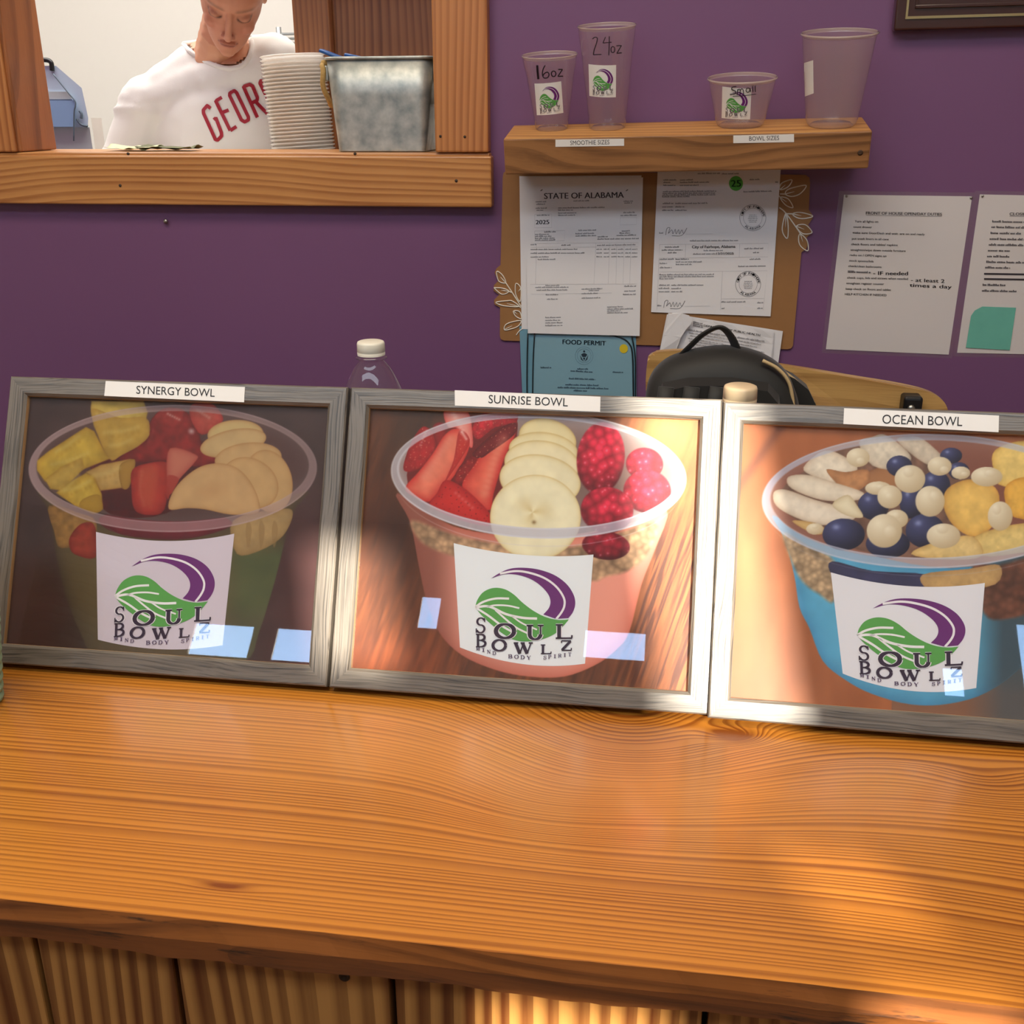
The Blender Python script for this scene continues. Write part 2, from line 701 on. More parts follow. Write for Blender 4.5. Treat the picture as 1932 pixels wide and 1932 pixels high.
tag(box('floor', (-3.6, -3.1, -.1), (3.2, 5.3, 0), M_FLOOR), kind='structure')
wall_mesh('wall_back', [((-3.6, WALL, 0), (XL, WALL + WT, 3.4)), ((XR, WALL, 0), (3.2, WALL + WT, 3.4)),
                        ((XL, WALL, 0), (XR, WALL + WT, ZS - .03)), ((XL, WALL, 1.95), (XR, WALL + WT, 3.4))], M_PURPLE)
wall_mesh('wall_left', [((-3.7, -3.1, 0), (-3.6, WALL + WT, 3.4))], M_CREAM)
wall_mesh('wall_right', [((3.2, -3.1, 0), (3.3, WALL + WT, 3.4))], M_CREAM)
wall_mesh('ceiling', [((-3.7, -3.1, 3.4), (3.3, 5.3, 3.5))], M_CEIL)


def punched(name, y0, y1, X0, X1, Z0, Z1, holes, mat):
    """a wall with rectangular openings: cells of the grid made by all opening edges, minus the openings"""
    xs = sorted({X0, X1} | {h[0] for h in holes} | {h[1] for h in holes})
    zs = sorted({Z0, Z1} | {h[2] for h in holes} | {h[3] for h in holes})
    bm = bmesh.new()
    for a, b_ in zip(xs, xs[1:]):
        for c, d in zip(zs, zs[1:]):
            mx_, mz_ = (a + b_) / 2, (c + d) / 2
            if any(h[0] < mx_ < h[1] and h[2] < mz_ < h[3] for h in holes):
                continue
            bm_box(bm, (a, y0, c), (b_, y1, d))
    return tag(bm_obj(name, bm, mat), kind='structure')


# street wall behind the camera: sun openings shaped to place the light patches, then transom openings for the sky
HOLES = [(1.585, 1.715, 2.765, 3.20), (1.225, 1.315, 2.795, 2.94), (1.60, 1.70, 2.572, 2.612), (1.60, 1.69, 2.648, 2.672), (1.33, 1.47, 2.49, 2.560),
         (-2.41, -2.09, 2.57, 2.75), (-1.96, -1.66, 2.57, 2.75), (-1.23, -1.13, 2.80, 2.98), (-.37, -.07, 2.70, 2.85)]
punched('wall_front', -3.0, -2.985, -3.6, 3.2, 0, 3.4, HOLES, M_CREAM)

# kitchen behind the serving window
wall_mesh('wall_kitchen_back', [((-3.6, 4.6, 0), (1.6, 4.7, 3.4))], M_WHITEWALL)
wall_mesh('wall_kitchen_left', [((-3.7, WALL + WT, 0), (-3.6, 4.6, 3.4))], M_WHITEWALL)
wall_mesh('wall_kitchen_right', [((1.5, WALL + WT, 0), (1.6, 4.6, 3.4))], M_WHITEWALL)

# ------------------------------------------------------------------ serving window trim
win = thing('window_1', 'pine framed serving window open to the white kitchen', 'window', (-.86, WALL, ZS), kind='structure')
WO = Vector((-.86, WALL, ZS))


def wbox(name, lo, hi, mat, bevel=.003, org=None):
    lo, hi = Vector(lo) - WO, Vector(hi) - WO
    o = box(name, lo, hi, mat, win, bevel, 2, org=(Vector(org) - WO) if org else None)
    return o


apx = onY(926, 285, 2.02)
wbox('apron_board', (-2.3, 2.022, 1.392), (apx[0], WALL, 1.4815), M_PINE_H, .003, org=(0, 2.05, 0))
wbox('sill_board', (-2.3, 2.030, ZS - .022), (apx[0] - .004, 2.205, ZS), M_PINE_H, .003, org=(0, 2.05, 0))
cx0, cx1 = onY(817, 140, 2.024)[0], onY(920, 140, 2.024)[0]
wbox('casing_board', (cx0, 2.024, ZS + .001), (cx1, WALL + .002, 2.06), M_PINE_V, .003)
wbox('casing_board', (XL - .115, 2.024, ZS + .001), (XL + .002, WALL + .002, 2.06), M_PINE_V, .003)
wbox('jamb_board', (XL - .012, 2.03, ZS + .001), (XL + .010, 2.156, 1.96), M_PINE_JAMB, .003)
wbox('jamb_board', (XR, 2.05, ZS + .001), (XR + .02, 2.156, 1.96), M_PINE_JAMB, .003)
wbox('head_board', (XL - .115, 2.022, 1.96), (cx1, 2.05, 2.08), M_PINE_H, .003)
for (px_, py_) in ((670, 290), (861, 341), (242, 290), (227, 350)):
    p = onY(px_, py_, 2.0222) - np.array(WO)
    lathe('nail_head', [(0, 0), (.0028, 0), (.0028, .0012), (0, .0016)], plain('nail_dark', (60, 46, 36), .6), win, 10,
          None).matrix_local = Matrix.Translation(Vector(p)) @ Matrix.Rotation(math.pi / 2, 4, 'X')
for (px_, py_) in ((831, 257), (877, 258)):
    p = onY(px_, py_, 2.0242) - np.array(WO)
    lathe('nail_head', [(0, 0), (.0024, 0), (.0024, .0012), (0, .0016)], bpy.data.materials['nail_dark'], win, 10,
          None).matrix_local = Matrix.Translation(Vector(p)) @ Matrix.Rotation(math.pi / 2, 4, 'X')

# folded wooden shutter standing in the kitchen side of the opening
YS = 2.405
ZW = ZS - .068                             # kitchen ledge just behind the sill, a little lower
lg = thing('kitchen_ledge', 'pale ledge inside the serving window behind the sill', 'ledge', (-.85, 2.3, ZW))
box('board', (-1.0, -.094, -.03), (.46, .155, 0), M_WHITEWALL, lg, .003)
box('bracket', (-.9, -.094, -.16), (-.87, .12, -.03), M_WHITEWALL, lg, .003)
box('bracket', (.3, -.094, -.16), (.33, .12, -.03), M_WHITEWALL, lg, .003)
sa, sb, sc = onY(553, 50, YS - .03)[0], onY(630, 50, YS)[0], onY(860, 50, YS)[0]
sh = thing('wooden_shutter', 'brown pine shutter panel standing behind the galvanized bucket', 'shutter', (sb, YS, ZW))
box('stile', (sa - sb, -.03, 0.001), (0, .02, .95), M_PINE_DK, sh, .003)
box('panel', (0, -.006, 0.001), (sc - sb, .012, .95), M_PINE_DK, sh, .002)

# ------------------------------------------------------------------ counter
CZ = .991
yF = float(onZ(966, 1798.5, CZ)[1])
XC0, XC1, YB = -1.75, 1.45, 1.36
n = 260
bm = bmesh.new()
top_f, top_b, bot_f, bot_b, mid_f = [], [], [], [], []
for i in range(n + 1):
    x = XC0 + (XC1 - XC0) * i / n
    w1 = mnoise.noise(Vector((x * 6, 0, 0))) * .0012 + mnoise.noise(Vector((x * 40, 3, 0))) * .0007
    w2 = mnoise.noise(Vector((x * 5, 7, 0))) * .005 + mnoise.noise(Vector((x * 26, 9, 0))) * .0035
    w3 = mnoise.noise(Vector((x * 9, 5, 0))) * .004 + mnoise.noise(Vector((x * 45, 2, 0))) * .0015
    top_f.append(bm.verts.new((x, yF + w1, CZ)))
    top_b.append(bm.verts.new((x, YB, CZ)))
    mid_f.append(bm.verts.new((x, yF - .003 + w3 * .6, CZ - .018)))
    bot_f.append(bm.verts.new((x, yF + .004 + w3, CZ - .041 + w2)))
    bot_b.append(bm.verts.new((x, YB, CZ - .05)))
loops = [top_b, top_f, mid_f, bot_f, bot_b]
fm = []
for a_, b_, mi in ((top_b, top_f, 0), (top_f, mid_f, 1), (mid_f, bot_f, 1), (bot_f, bot_b, 1), (bot_b, top_b, 1)):
    for i in range(n):
        f = bm.faces.new((a_[i], a_[i + 1], b_[i + 1], b_[i]))
        f.material_index = mi
bm.faces.new([l[0] for l in loops]).material_index = 1
bm.faces.new([l[-1] for l in loops][::-1]).material_index = 1
ct = bm_obj('pine_worktop', bm, [M_COUNTER, M_EDGE])
tag(ct, 'thick varnished orange pine slab counter top with live edge', 'counter')

base = thing('plank_partition', 'vertical striped pine plank front below the counter slab', 'counter base', (0, yF + .05, 0))
YP = yF + .022
edges = [onY(80, 1850, YP)[0], onY(338, 1870, YP)[0], onY(741, 1885, YP)[0]]
wd_ = edges[1] - edges[0]
plank_x = [(edges[0] - 2 * wd_, edges[0] - wd_), (edges[0] - wd_, edges[0]), (edges[0], edges[1]), (edges[1], edges[2]),
           (edges[2], edges[2] + .24), (edges[2] + .24, edges[2] + .40), (edges[2] + .40, edges[2] + .57),
           (edges[2] + .57, edges[2] + .72), (edges[2] + .72, edges[2] + .9)]
for k, (a_, b_) in enumerate(plank_x):
    g = .0022
    box('plank', (a_ + g, YP - (yF + .05) - .001 * (k % 2), .02), (b_ - g, YP - (yF + .05) + .02, CZ - .0505), M_PLANK, base, .0018)
box('carcass', (plank_x[0][0], YP - (yF + .05) + .0205, .0), (plank_x[-1][1], YB - .06 - (yF + .05), CZ - .0505), M_DARK, base)
sp_ = onY(650, 1842, YP - .0012)
scr = lathe('screw', [(0, 0), (.0042, 0), (.0046, .0006), (.004, .0014), (.0022, .0012), (.002, .0003), (0, .0003)],
            plain('old_screw', (70, 58, 48), .5, metal=.8), base, 14)
scr.matrix_local = Matrix.Translation(Vector((sp_[0], sp_[1] - (yF + .05), sp_[2]))) @ Matrix.Rotation(math.pi / 2, 4, 'X')

# small screw left in the purple wall
p = onY(315, 417, WALL)
o = lathe('wall_screw', [(0, -.004), (.002, -.004), (.002, .004), (.0042, .005), (.0046, .0066), (.003, .0082), (0, .0086)],
          M_STEEL, None, 14)
o.matrix_world = Matrix.Translation(Vector(p)) @ Matrix.Rotation(math.pi / 2, 4, 'X')
tag(o, 'small silver screw head left in the bare purple wall', 'screw')

# ------------------------------------------------------------------ logo of the bowls (drawn once in its own units)
def _bez(pts, k=6, closed=False):
    return spline(pts, k, closed)


LOGO = []            # (kind, points, width, colour, layer) in flat label units: u right 0..1, v down 0..1


def _l_uv(x, y):
    # the clear print of the middle picture: label edges as seen there, undone to a flat square
    u, v = .5, .5
    for _ in range(12):
        top = 800 + 55 * u + 100 * u * (1 - u) * 1.15
        bot = 1300 + 78 * u + 165 * u * (1 - u)
        v = (y - top) / (bot - top)
        xl = 600 + 30 * v
        xr = 1270 - 40 * v
        u = (x - xl) / (xr - xl)
    return (u, v)


G_, P_, W_, K_ = (86, 160, 76), (104, 36, 112), (236, 234, 236), (46, 30, 56)


def _lp(kind, pts, w, c, lay):
    LOGO.append((kind, [_l_uv(*p) for p in pts], w, c, lay))


outer = _bez([(778, 970), (830, 938), (885, 920), (955, 919), (1025, 931), (1092, 958), (1145, 1000), (1176, 1050), (1183, 1092),
              (1172, 1130), (1150, 1160)], 5)
inner = _bez([(1030, 1142), (1056, 1112), (1064, 1078), (1050, 1040), (1010, 998), (960, 968), (900, 951), (840, 950), (778, 970)], 5)
_lp('poly', outer + [np.array((1090, 1163))] + inner[:-1], 0, P_, 1)
_lp('stroke', _bez([(822, 946), (900, 934), (970, 944), (1040, 970), (1095, 1012), (1128, 1062), (1131, 1100), (1117, 1132),
                    (1092, 1164)], 6), .016, W_, 2)
leaf_top = _bez([(703, 1108), (714, 1072), (742, 1035), (790, 1015), (842, 1020), (888, 1046), (932, 1087), (985, 1126), (1040, 1154),
                 (1100, 1168), (1152, 1166)], 5)
leaf_bot = _bez([(1152, 1166), (1122, 1202), (1080, 1238), (1020, 1262), (950, 1272), (890, 1264), (838, 1236), (788, 1196),
                 (740, 1152), (703, 1108)], 5)
_lp('poly', leaf_top + leaf_bot[1:-1], 0, G_, 1)
for vv, w in (([(704, 1106), (742, 1082), (800, 1066), (866, 1066)], .016),
              ([(704, 1108), (770, 1104), (850, 1140), (930, 1158), (1000, 1162)], .018),
              ([(760, 1106), (800, 1098), (860, 1100), (915, 1112)], .013),
              ([(710, 1112), (770, 1150), (830, 1196), (880, 1225)], .016),
              ([(800, 1120), (850, 1165), (900, 1205), (960, 1235)], .014),
              ([(880, 1150), (930, 1185), (1000, 1215)], .012)):
    _lp('stroke', _bez(vv, 5), w, W_, 2)


def serif(ch, x, y, w, h, c, lay, k=1.0):
    """one serif capital in the box with left-bottom corner x, y (pixels of the clear print), width w, height h"""
    T, t = (.21 * w + .025 * h) * k, (.07 * w + .040 * h) * k

    def bar(x0, y0, x1, y1, wd_px):
        n_ = 4
        P = [(x + w * (x0 + (x1 - x0) * i / n_), y - h * (y0 + (y1 - y0) * i / n_)) for i in range(n_ + 1)]
        LOGO.append(('stroke', [_l_uv(*p_) for p_ in P], wd_px / 650.0, c, lay))

    def ring(cx_, cy_, rx, ry, a0, a1, thick=T, thin=t, n_=22):
        P, Wd = [], []
        for i in range(n_ + 1):
            a = math.radians(a0 + (a1 - a0) * i / n_)
            P.append(_l_uv(x + w * (cx_ + rx * math.cos(a)), y - h * (cy_ + ry * math.sin(a))))
            Wd.append((thin + (thick - thin) * abs(math.cos(a))) / 650.0)
        LOGO.append(('stroke', P, Wd, c, lay))

    def sf(x0, x1, yy):
        bar(x0, yy, x1, yy, t)
    if ch == 'O':
        ring(.5, .5, .46, .46, 0, 360)
    elif ch == 'U':
        bar(.2, .97, .2, .35, T); bar(.82, .97, .82, .35, t)
        ring(.51, .36, .31, .33, 180, 360); sf(.02, .4, .97); sf(.66, .99, .97)
    elif ch == 'L':
        bar(.22, 0, .22, .97, T); sf(.02, .44, .97); sf(.02, .97, .03); bar(.95, .03, .97, .25, t)
    elif ch == 'B':
        bar(.2, 0, .2, 1, T); ring(.45, .75, .38, .23, -90, 90); ring(.45, .27, .46, .25, -90, 90)
        sf(.0, .48, .98); sf(0, .48, .02); bar(.2, .52, .5, .52, t)
    elif ch == 'W':
        bar(.1, .97, .32, .02, T); bar(.32, .02, .5, .9, t); bar(.46, .97, .7, .02, T); bar(.7, .02, .9, .97, t)
        sf(0, .24, .97); sf(.36, .58, .97); sf(.78, 1.0, .97)
    elif ch == 'Z':
        bar(.88, .95, .12, .05, T); sf(.08, .92, .97); sf(.08, .95, .03); bar(.08, .97, .08, .75, t); bar(.95, .03, .95, .26, t)
    elif ch == 'S':
        ring(.52, .74, .34, .23, 20, 270, T * .9, t); ring(.48, .27, .38, .25, 90, -160, T * .9, t)
        bar(.88, .97, .88, .72, t); bar(.08, .02, .08, .3, t)
    elif ch == 'M':
        bar(.14, 0, .14, 1, t); bar(.14, 1, .5, .05, T); bar(.5, .05, .84, 1, t); bar(.86, 0, .86, 1, T); sf(0, .28, .02); sf(.7, 1, .02)
    elif ch == 'I':
        bar(.5, 0, .5, 1, T * 1.4); sf(.15, .85, .98); sf(.15, .85, .02)
    elif ch == 'N':
        bar(.14, 0, .14, 1, t); bar(.14, 1, .86, 0, T); bar(.86, 0, .86, 1, t); sf(0, .28, .02); sf(.7, 1, .98)
    elif ch == 'D':
        bar(.2, 0, .2, 1, T); ring(.4, .5, .5, .48, -90, 90); bar(.0, .98, .42, .98, t); bar(.0, .02, .42, .02, t)
    elif ch == 'Y':
        bar(.5, 0, .5, .45, T); bar(.1, .98, .5, .45, T); bar(.9, .98, .5, .45, t); sf(0, .25, .98); sf(.75, 1, .98); sf(.3, .7, .02)
    elif ch in 'PR':
        bar(.2, 0, .2, 1, T); ring(.42, .74, .42, .24, -90, 90); sf(0, .45, .98); sf(0, .4, .02); bar(.2, .5, .45, .5, t)
        if ch == 'R':
            bar(.48, .5, .92, .02, T)
    elif ch == 'T':
        bar(.5, 0, .5, .98, T); sf(.05, .95, .97); bar(.06, .97, .06, .78, t); bar(.94, .97, .94, .78, t); sf(.28, .72, .02)


for cc, kk, lay in ((W_, 1.7, 3), (K_, 1.0, 4)):
    serif('S', 705, 1231, 50, 74, cc, lay, kk)
    serif('O', 799, 1258, 95, 72, cc, lay, kk * (1 if kk == 1 else .8))
    serif('U', 948, 1263, 84, 70, cc, lay, kk * (1 if kk == 1 else .85))
    serif('L', 1088, 1258, 82, 68, cc, lay, kk * (1 if kk == 1 else .85))
serif('B', 707, 1298, 50, 62, K_, 4)
serif('O', 786, 1318, 66, 56, K_, 4)
serif('W', 888, 1331, 92, 54, K_, 4, .8)
serif('L', 1017, 1331, 52, 44, K_, 4)
serif('Z', 1113, 1315, 54, 48, K_, 4)
K2 = (84, 66, 100)
for word, xa, xb, ya, yb, hh in (('MIND', 708, 805, 1314, 1336, 17), ('BODY', 862, 972, 1352, 1358, 18), ('SPIRIT', 1030, 1166, 1357, 1342, 17)):
    m_ = len(word)
    st = (xb - xa) / (m_ - .28)
    for i, ch in enumerate(word):
        serif(ch, xa + i * st, ya + (yb - ya) * i / (m_ - 1), st * .66, hh, K2, 4)


def draw_logo(ink, uv2px, scale_px, base_layer=1, lift=1.0, green=None):
    for kind, pts, w, c, lay in LOGO:
        P = [uv2px(*p) for p in pts]
        if kind == 'poly':
            ink.poly(P, c if not (green and c == G_) else green, base_layer + lay * lift)
        else:
            W2 = [x_ * scale_px for x_ in w] if isinstance(w, list) else w * scale_px
            ink.stroke(P, W2, c, base_layer + lay * lift)


# ------------------------------------------------------------------ shelf with sample cups
def rotm(a, p, ya):
    return Matrix.Rotation(ya, 3, 'Z') @ Matrix.Rotation(p, 3, 'Y') @ Matrix.Rotation(a, 3, 'X')


SHC = np.array([-.0013, 1.9199, 1.5197])
SHM = rotm(.1647, -.0202, -.0025)
SHN = np.array(SHM @ Vector((0, 0, 1)))
SW_, SH_, SD_ = .6054, .0597, .122
shelf = thing('wall_shelf', 'thick pale pine floating shelf sagging forward on the purple wall', 'shelf', tuple(SHC), SHM)
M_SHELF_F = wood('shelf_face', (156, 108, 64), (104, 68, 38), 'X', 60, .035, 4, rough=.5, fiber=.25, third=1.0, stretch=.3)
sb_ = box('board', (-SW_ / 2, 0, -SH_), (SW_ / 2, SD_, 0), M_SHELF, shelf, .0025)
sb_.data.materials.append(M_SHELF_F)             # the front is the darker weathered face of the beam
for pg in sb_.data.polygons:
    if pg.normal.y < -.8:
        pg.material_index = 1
SHI = SHM.inverted()


def shelf_front(x, y, lift):
    p_ = onP(x, y, SHC, np.array(SHM @ Vector((0, 1, 0))))
    q = SHI @ Vector(p_ - SHC)
    return (q.x, -lift - .0002, q.z)


for txt, q, bl, h in (('SMOOTHIE SIZES', ((1048, 263.5), (1177.5, 261.5), (1177.5, 275), (1048, 277)), ((1076, 273.5), (1150, 272)), 8.2),
                      ('BOWL SIZES', ((1383.5, 255.5), (1498, 253), (1498, 268), (1383.5, 270)), ((1413.5, 265.5), (1470, 264)), 8.2)):
    P = [shelf_front(a_, b_, 0) for a_, b_ in q]
    lb = slab('label_strip', P, (0, -.0004, 0), M_TAPE, shelf)
    lb['label'] = 'white label reading ' + txt
    ink = Ink(shelf_front)
    ink.text(txt, bl[0], bl[1], h, (70, 66, 66), 5)
    ink.build('lettering', M_INK, lb)
p = shelf_front(1623, 288, 0)
kn = lathe('knot_hole', [(0, 0), (.004, 0), (.0045, .0008), (.002, .0004), (0, .0002)], plain('knot', (70, 48, 30), .7), shelf, 12)
kn.matrix_local = Matrix.Translation(Vector(p) + Vector((0, .0003, 0))) @ Matrix.Rotation(math.pi / 2, 4, 'X')

M_CUP = clear('clear_cup_plastic', (.985, .978, .978), .12, .08, 1.5, (236, 214, 208), 1.3)
M_CUP2 = clear('frosted_cup_plastic', (.98, .97, .96), .20, .2, 1.45, (236, 216, 208), 1.2)
M_RIM = clear('cup_rim_plastic', (.97, .96, .95), .52, .12, 1.5, (250, 236, 222), 1.5)
M_STICK = plain('sticker_paper', (232, 230, 226), .45, coat=.2)
M_MARK = plain('marker_ink', (20, 14, 22), .5)


def mpp(P):
    return float((np.asarray(P) - CAM) @ FWD) / FPX


def bvh_of(o):
    bpy.context.view_layer.update()
    M = o.matrix_world
    me = o.data
    return BVHTree.FromPolygons([M @ v.co for v in me.vertices], [tuple(f.vertices) for f in me.polygons])


def caster(o, root, back=False):
    """pixel to a point on the visible side of o, in root space"""
    tree = bvh_of(o)
    bpy.context.view_layer.update()
    inv = root.matrix_world.inverted()

    def f(x, y, lift):
        d = Vector(ray(x, y)).normalized()
        h = tree.ray_cast(Vector(CAM), d)
        if h[0] is None:
            h = tree.find_nearest(Vector(onP(x, y, np.array(root.matrix_world.translation), np.array([0, 1.0, 0]))))
        pt = h[0] - d * (lift + .0004)
        return tuple(inv @ pt)
    return f


def quad_uv(q, sag=0.0):
    q = [np.asarray(a_, float) for a_ in q]

    def f(u, v):
        return (q[0] * (1 - u) + q[1] * u) * (1 - v) + (q[3] * (1 - u) + q[2] * u) * v + np.array((0, sag * 4 * u * (1 - u)))
    return f


def sticker(o, root, q, sag=0.0, logo=True, name='sticker'):
    cf = caster(o, root)
    f = quad_uv(q, sag)
    n_ = 10
    V = [cf(*f(i / n_, j / n_), 0.0) for j in range(n_ + 1) for i in range(n_ + 1)]
    Fc = [(j * (n_ + 1) + i, j * (n_ + 1) + i + 1, (j + 1) * (n_ + 1) + i + 1, (j + 1) * (n_ + 1) + i) for j in range(n_) for i in range(n_)]
    s = mesh_obj(name, V, Fc, M_STICK, root, True)
    if logo:
        ink = Ink(cf, .00015)
        ink.maxlen = 5.0
        draw_logo(ink, f, np.linalg.norm(np.asarray(q[1], float) - np.asarray(q[0], float)), 2)
        ink.build('printed_logo', M_INK, s)
    return s


def marker(o, root, strokes, name='marker_writing'):
    cf = caster(o, root)
    ink = Ink(cf, .0002)
    for P, w in strokes:
        ink.stroke(spline(P, 5), w, (22, 14, 24), 9)
    return ink.build(name, M_INK, root)


def solve_h(base_, up, ytarget):
    lo, hi = 0.0, .4
    for _ in range(40):
        m_ = (lo + hi) / 2
        if prj(base_ + up * m_)[1] > ytarget:
            lo = m_
        else:
            hi = m_
    return lo


def cup(name, label, cat, bpx, half_base, rim_y, half_rim, mat, round_base=0.0, group=None, lip=.0022, waist=None):
    b0 = onP(bpx[0], bpx[1], SHC, SHN)
    s = mpp(b0)
    h = solve_h(b0, SHN, rim_y)
    rb, rt = half_base * s, half_rim * s
    t = thing(name, label, cat, tuple(b0), SHM, group)
    pr = [(0, .004), (rb * .82, .0035), (rb * .88, .0006), (rb * .96, .0004)]
    if round_base:
        pr += [(rb * 1.02, .004), (rb * 1.08, .010)]
        r1, z1 = rb * 1.10, .014
    else:
        pr += [(rb, .002)]
        r1, z1 = rb, .003
    rw = rt * .935
    for k in range(1, 11):
        f = k / 10
        z = z1 + (h - .006 - z1) * f
        pr.append((r1 + (rw - r1) * f + (.0012 if waist and f > waist else 0), z))
    body = lathe('body', pr, mat, t, 56)
    rim = lathe('rim', [(rw, h - .006), (rw + .002, h - .002), (rt - lip, h - .0008), (rt - lip * .4, h), (rt, h - lip * .5), (rt - lip * .3, h - lip),
                        (rt - lip, h - lip * .9)], M_RIM, t, 56)
    bpy.context.view_layer.update()
    return t, body


def C1(x, y):
    return (970 + x / 8.05, 30 + y / 8.05)


def C2(x, y):
    return (1320 + x / 5.682, 30 + y / 5.682)


def c1(*pts):
    return [C1(*p_) for p_ in pts]


def c2(*pts):
    return [C2(*p_) for p_ in pts]


def oval(f, cx_, cy_, rx, ry, n_=12):
    return [f(cx_ + rx * math.cos(2 * math.pi * i / n_ - 1.5), cy_ + ry * math.sin(2 * math.pi * i / n_ - 1.5)) for i in range(n_ + 1)]


t, b_ = cup('smoothie_cup', 'clear plastic cup marked 16oz on the wall shelf', 'cup', (1041, 243), 30.5, 102, 52, M_CUP, waist=.82)
sticker(b_, t, c1((308, 1028), (715, 992), (748, 1472), (345, 1508)), 1.2)
marker(b_, t, [(c1((350, 750), (357, 850), (368, 962)), 4.0), (c1((470, 752), (437, 820), (430, 900), (460, 945), (510, 935), (530, 890), (505, 855), (455, 880), (440, 912)), 2.0),
               (oval(C1, 600, 880, 34, 42), 2.0), (c1((670, 815), (735, 812)), 2), (c1((735, 812), (665, 920)), 2), (c1((665, 920), (745, 915)), 2)])
t, b_ = cup('smoothie_cup', 'tall clear plastic cup marked 24oz on the wall shelf', 'cup', (1146, 241), 34, 47, 54, M_CUP, waist=.8)
sticker(b_, t, c1((1130, 732), (1550, 745), (1545, 1235), (1143, 1215)), 1.4)
marker(b_, t, [(c1((1190, 352), (1222, 326), (1262, 338), (1252, 410), (1215, 520), (1203, 590)), 1.8), (c1((1203, 590), (1325, 585)), 1.6), (c1((1388, 320), (1350, 412)), 1.5), (c1((1350, 412), (1480, 400)), 1.5),
               (c1((1446, 310), (1444, 450), (1438, 600)), 1.7), (oval(C1, 1500, 512, 29, 46), 1.6), (c1((1555, 455), (1630, 450)), 1.6), (c1((1630, 450), (1560, 570)), 1.6), (c1((1560, 570), (1635, 560)), 1.6)])
t, b_ = cup('sample_bowl', 'low clear plastic bowl marked small on the wall shelf', 'bowl', (1396, 236), 43, 145, 65, M_CUP2, 1.0, lip=.0035)
sticker(b_, t, c2((243, 757), (556, 782), (541, 1110), (235, 1095)), .8)
marker(b_, t, [(c2((398, 755), (352, 765), (346, 790), (385, 808), (376, 835), (325, 842)), 1.7), (c2((402, 850), (408, 786)), 1.5), (c2((408, 800), (424, 786), (434, 800), (434, 845)), 1.5), (c2((434, 800), (452, 782), (468, 798), (472, 845)), 1.5),
               (c2((538, 780), (512, 774), (497, 800), (514, 820), (536, 806), (540, 776), (548, 816)), 1.5), (c2((568, 744), (572, 816)), 1.6), (c2((594, 738), (597, 816)), 1.6), (c2((355, 862), (480, 855), (605, 838)), 1.2)])
t, b_ = cup('sample_bowl', 'tall empty clear plastic container at the right end of the shelf', 'cup', (1568, 236), 44, 60, 70, M_CUP2, 1.0, lip=.0035)
sticker(b_, t, c2((1119, 505), (1217, 475), (1222, 830), (1119, 868)), 0, False)

# ------------------------------------------------------------------ brown notice board with white leaf branches
M_BOARD = plain('hardboard', (150, 106, 62), .6, noise=.06, nscale=60)
M_LEAFW = plain('leaf_white', (232, 226, 214), .5)
YBD = WALL - .004


def S5(x, y):
    return (910 + x / 4.294, 310 + y / 4.294)


def S6(x, y):
    return (1200 + x / 4.294, 310 + y / 4.294)


def wallmap(Y, org):
    org = np.asarray(org, float)

    def f(x, y, lift):
        return onY(x, y, Y - lift) - org
    return f


out = [(956, 322), (950, 326), (948.5, 334), (944.5, 500), (937, 506), (933, 514), (940, 530), (932, 538), (931, 548), (942, 556), (932, 566), (933, 574),
       (943.5, 580), (943, 634), (945, 640), (951, 642.5), (1215, 651), (1487, 659), (1493, 657), (1496, 652), (1512, 476), (1521, 470), (1524, 462), (1522, 448), (1531, 440), (1530, 432),
       (1525, 424), (1533, 412), (1532, 404), (1526, 396), (1528.5, 345), (1527, 335), (1520, 330)]
BO = onY(1230, 640, WALL)
bd = thing('notice_board', 'brown hardboard notice board with white leaf branches under the shelf', 'notice board', tuple(BO))
slab('backboard', [onY(a_, b_, YBD) for a_, b_ in out], (0, .0036, 0), M_BOARD, bd, (0, 0, 0)).location = -Vector(BO)
leafs5 = [[(190, 960), (135, 948), (116, 885), (126, 868), (166, 902)], [(215, 1030), (160, 1053), (98, 1004), (112, 1000), (172, 1006)],
          [(298, 1152), (242, 1108), (200, 1106), (112, 1117), (142, 1138), (205, 1150)], [(312, 1005), (272, 966), (270, 1050), (306, 1112)],
          [(252, 1190), (302, 1194), (316, 1250), (272, 1232)], [(178, 1340), (200, 1292), (310, 1266), (292, 1310), (232, 1335)]]
stems5 = [[(320, 1162), (262, 1070), (190, 960)], [(215, 1030), (240, 1040)], [(300, 1152), (318, 1165)], [(275, 1385), (300, 1350), (330, 1330)]]
leafs6 = [[(1166, 205), (1180, 152), (1262, 126), (1232, 182)], [(1210, 240), (1240, 200), (1376, 170), (1332, 236), (1262, 260)],
          [(1168, 268), (1232, 280), (1272, 350), (1212, 330)], [(1268, 402), (1332, 390), (1432, 420), (1362, 440), (1302, 432)],
          [(1215, 395), (1232, 500), (1226, 600), (1192, 562), (1186, 500)], [(1300, 502), (1370, 490), (1426, 552), (1352, 562)],
          [(1332, 565), (1386, 620), (1392, 700), (1332, 662), (1316, 602)]]
stems6 = [[(1160, 350), (1210, 392), (1300, 515), (1340, 575)], [(1165, 240), (1212, 241)], [(1150, 250), (1172, 270)], [(1215, 400), (1270, 402)]]


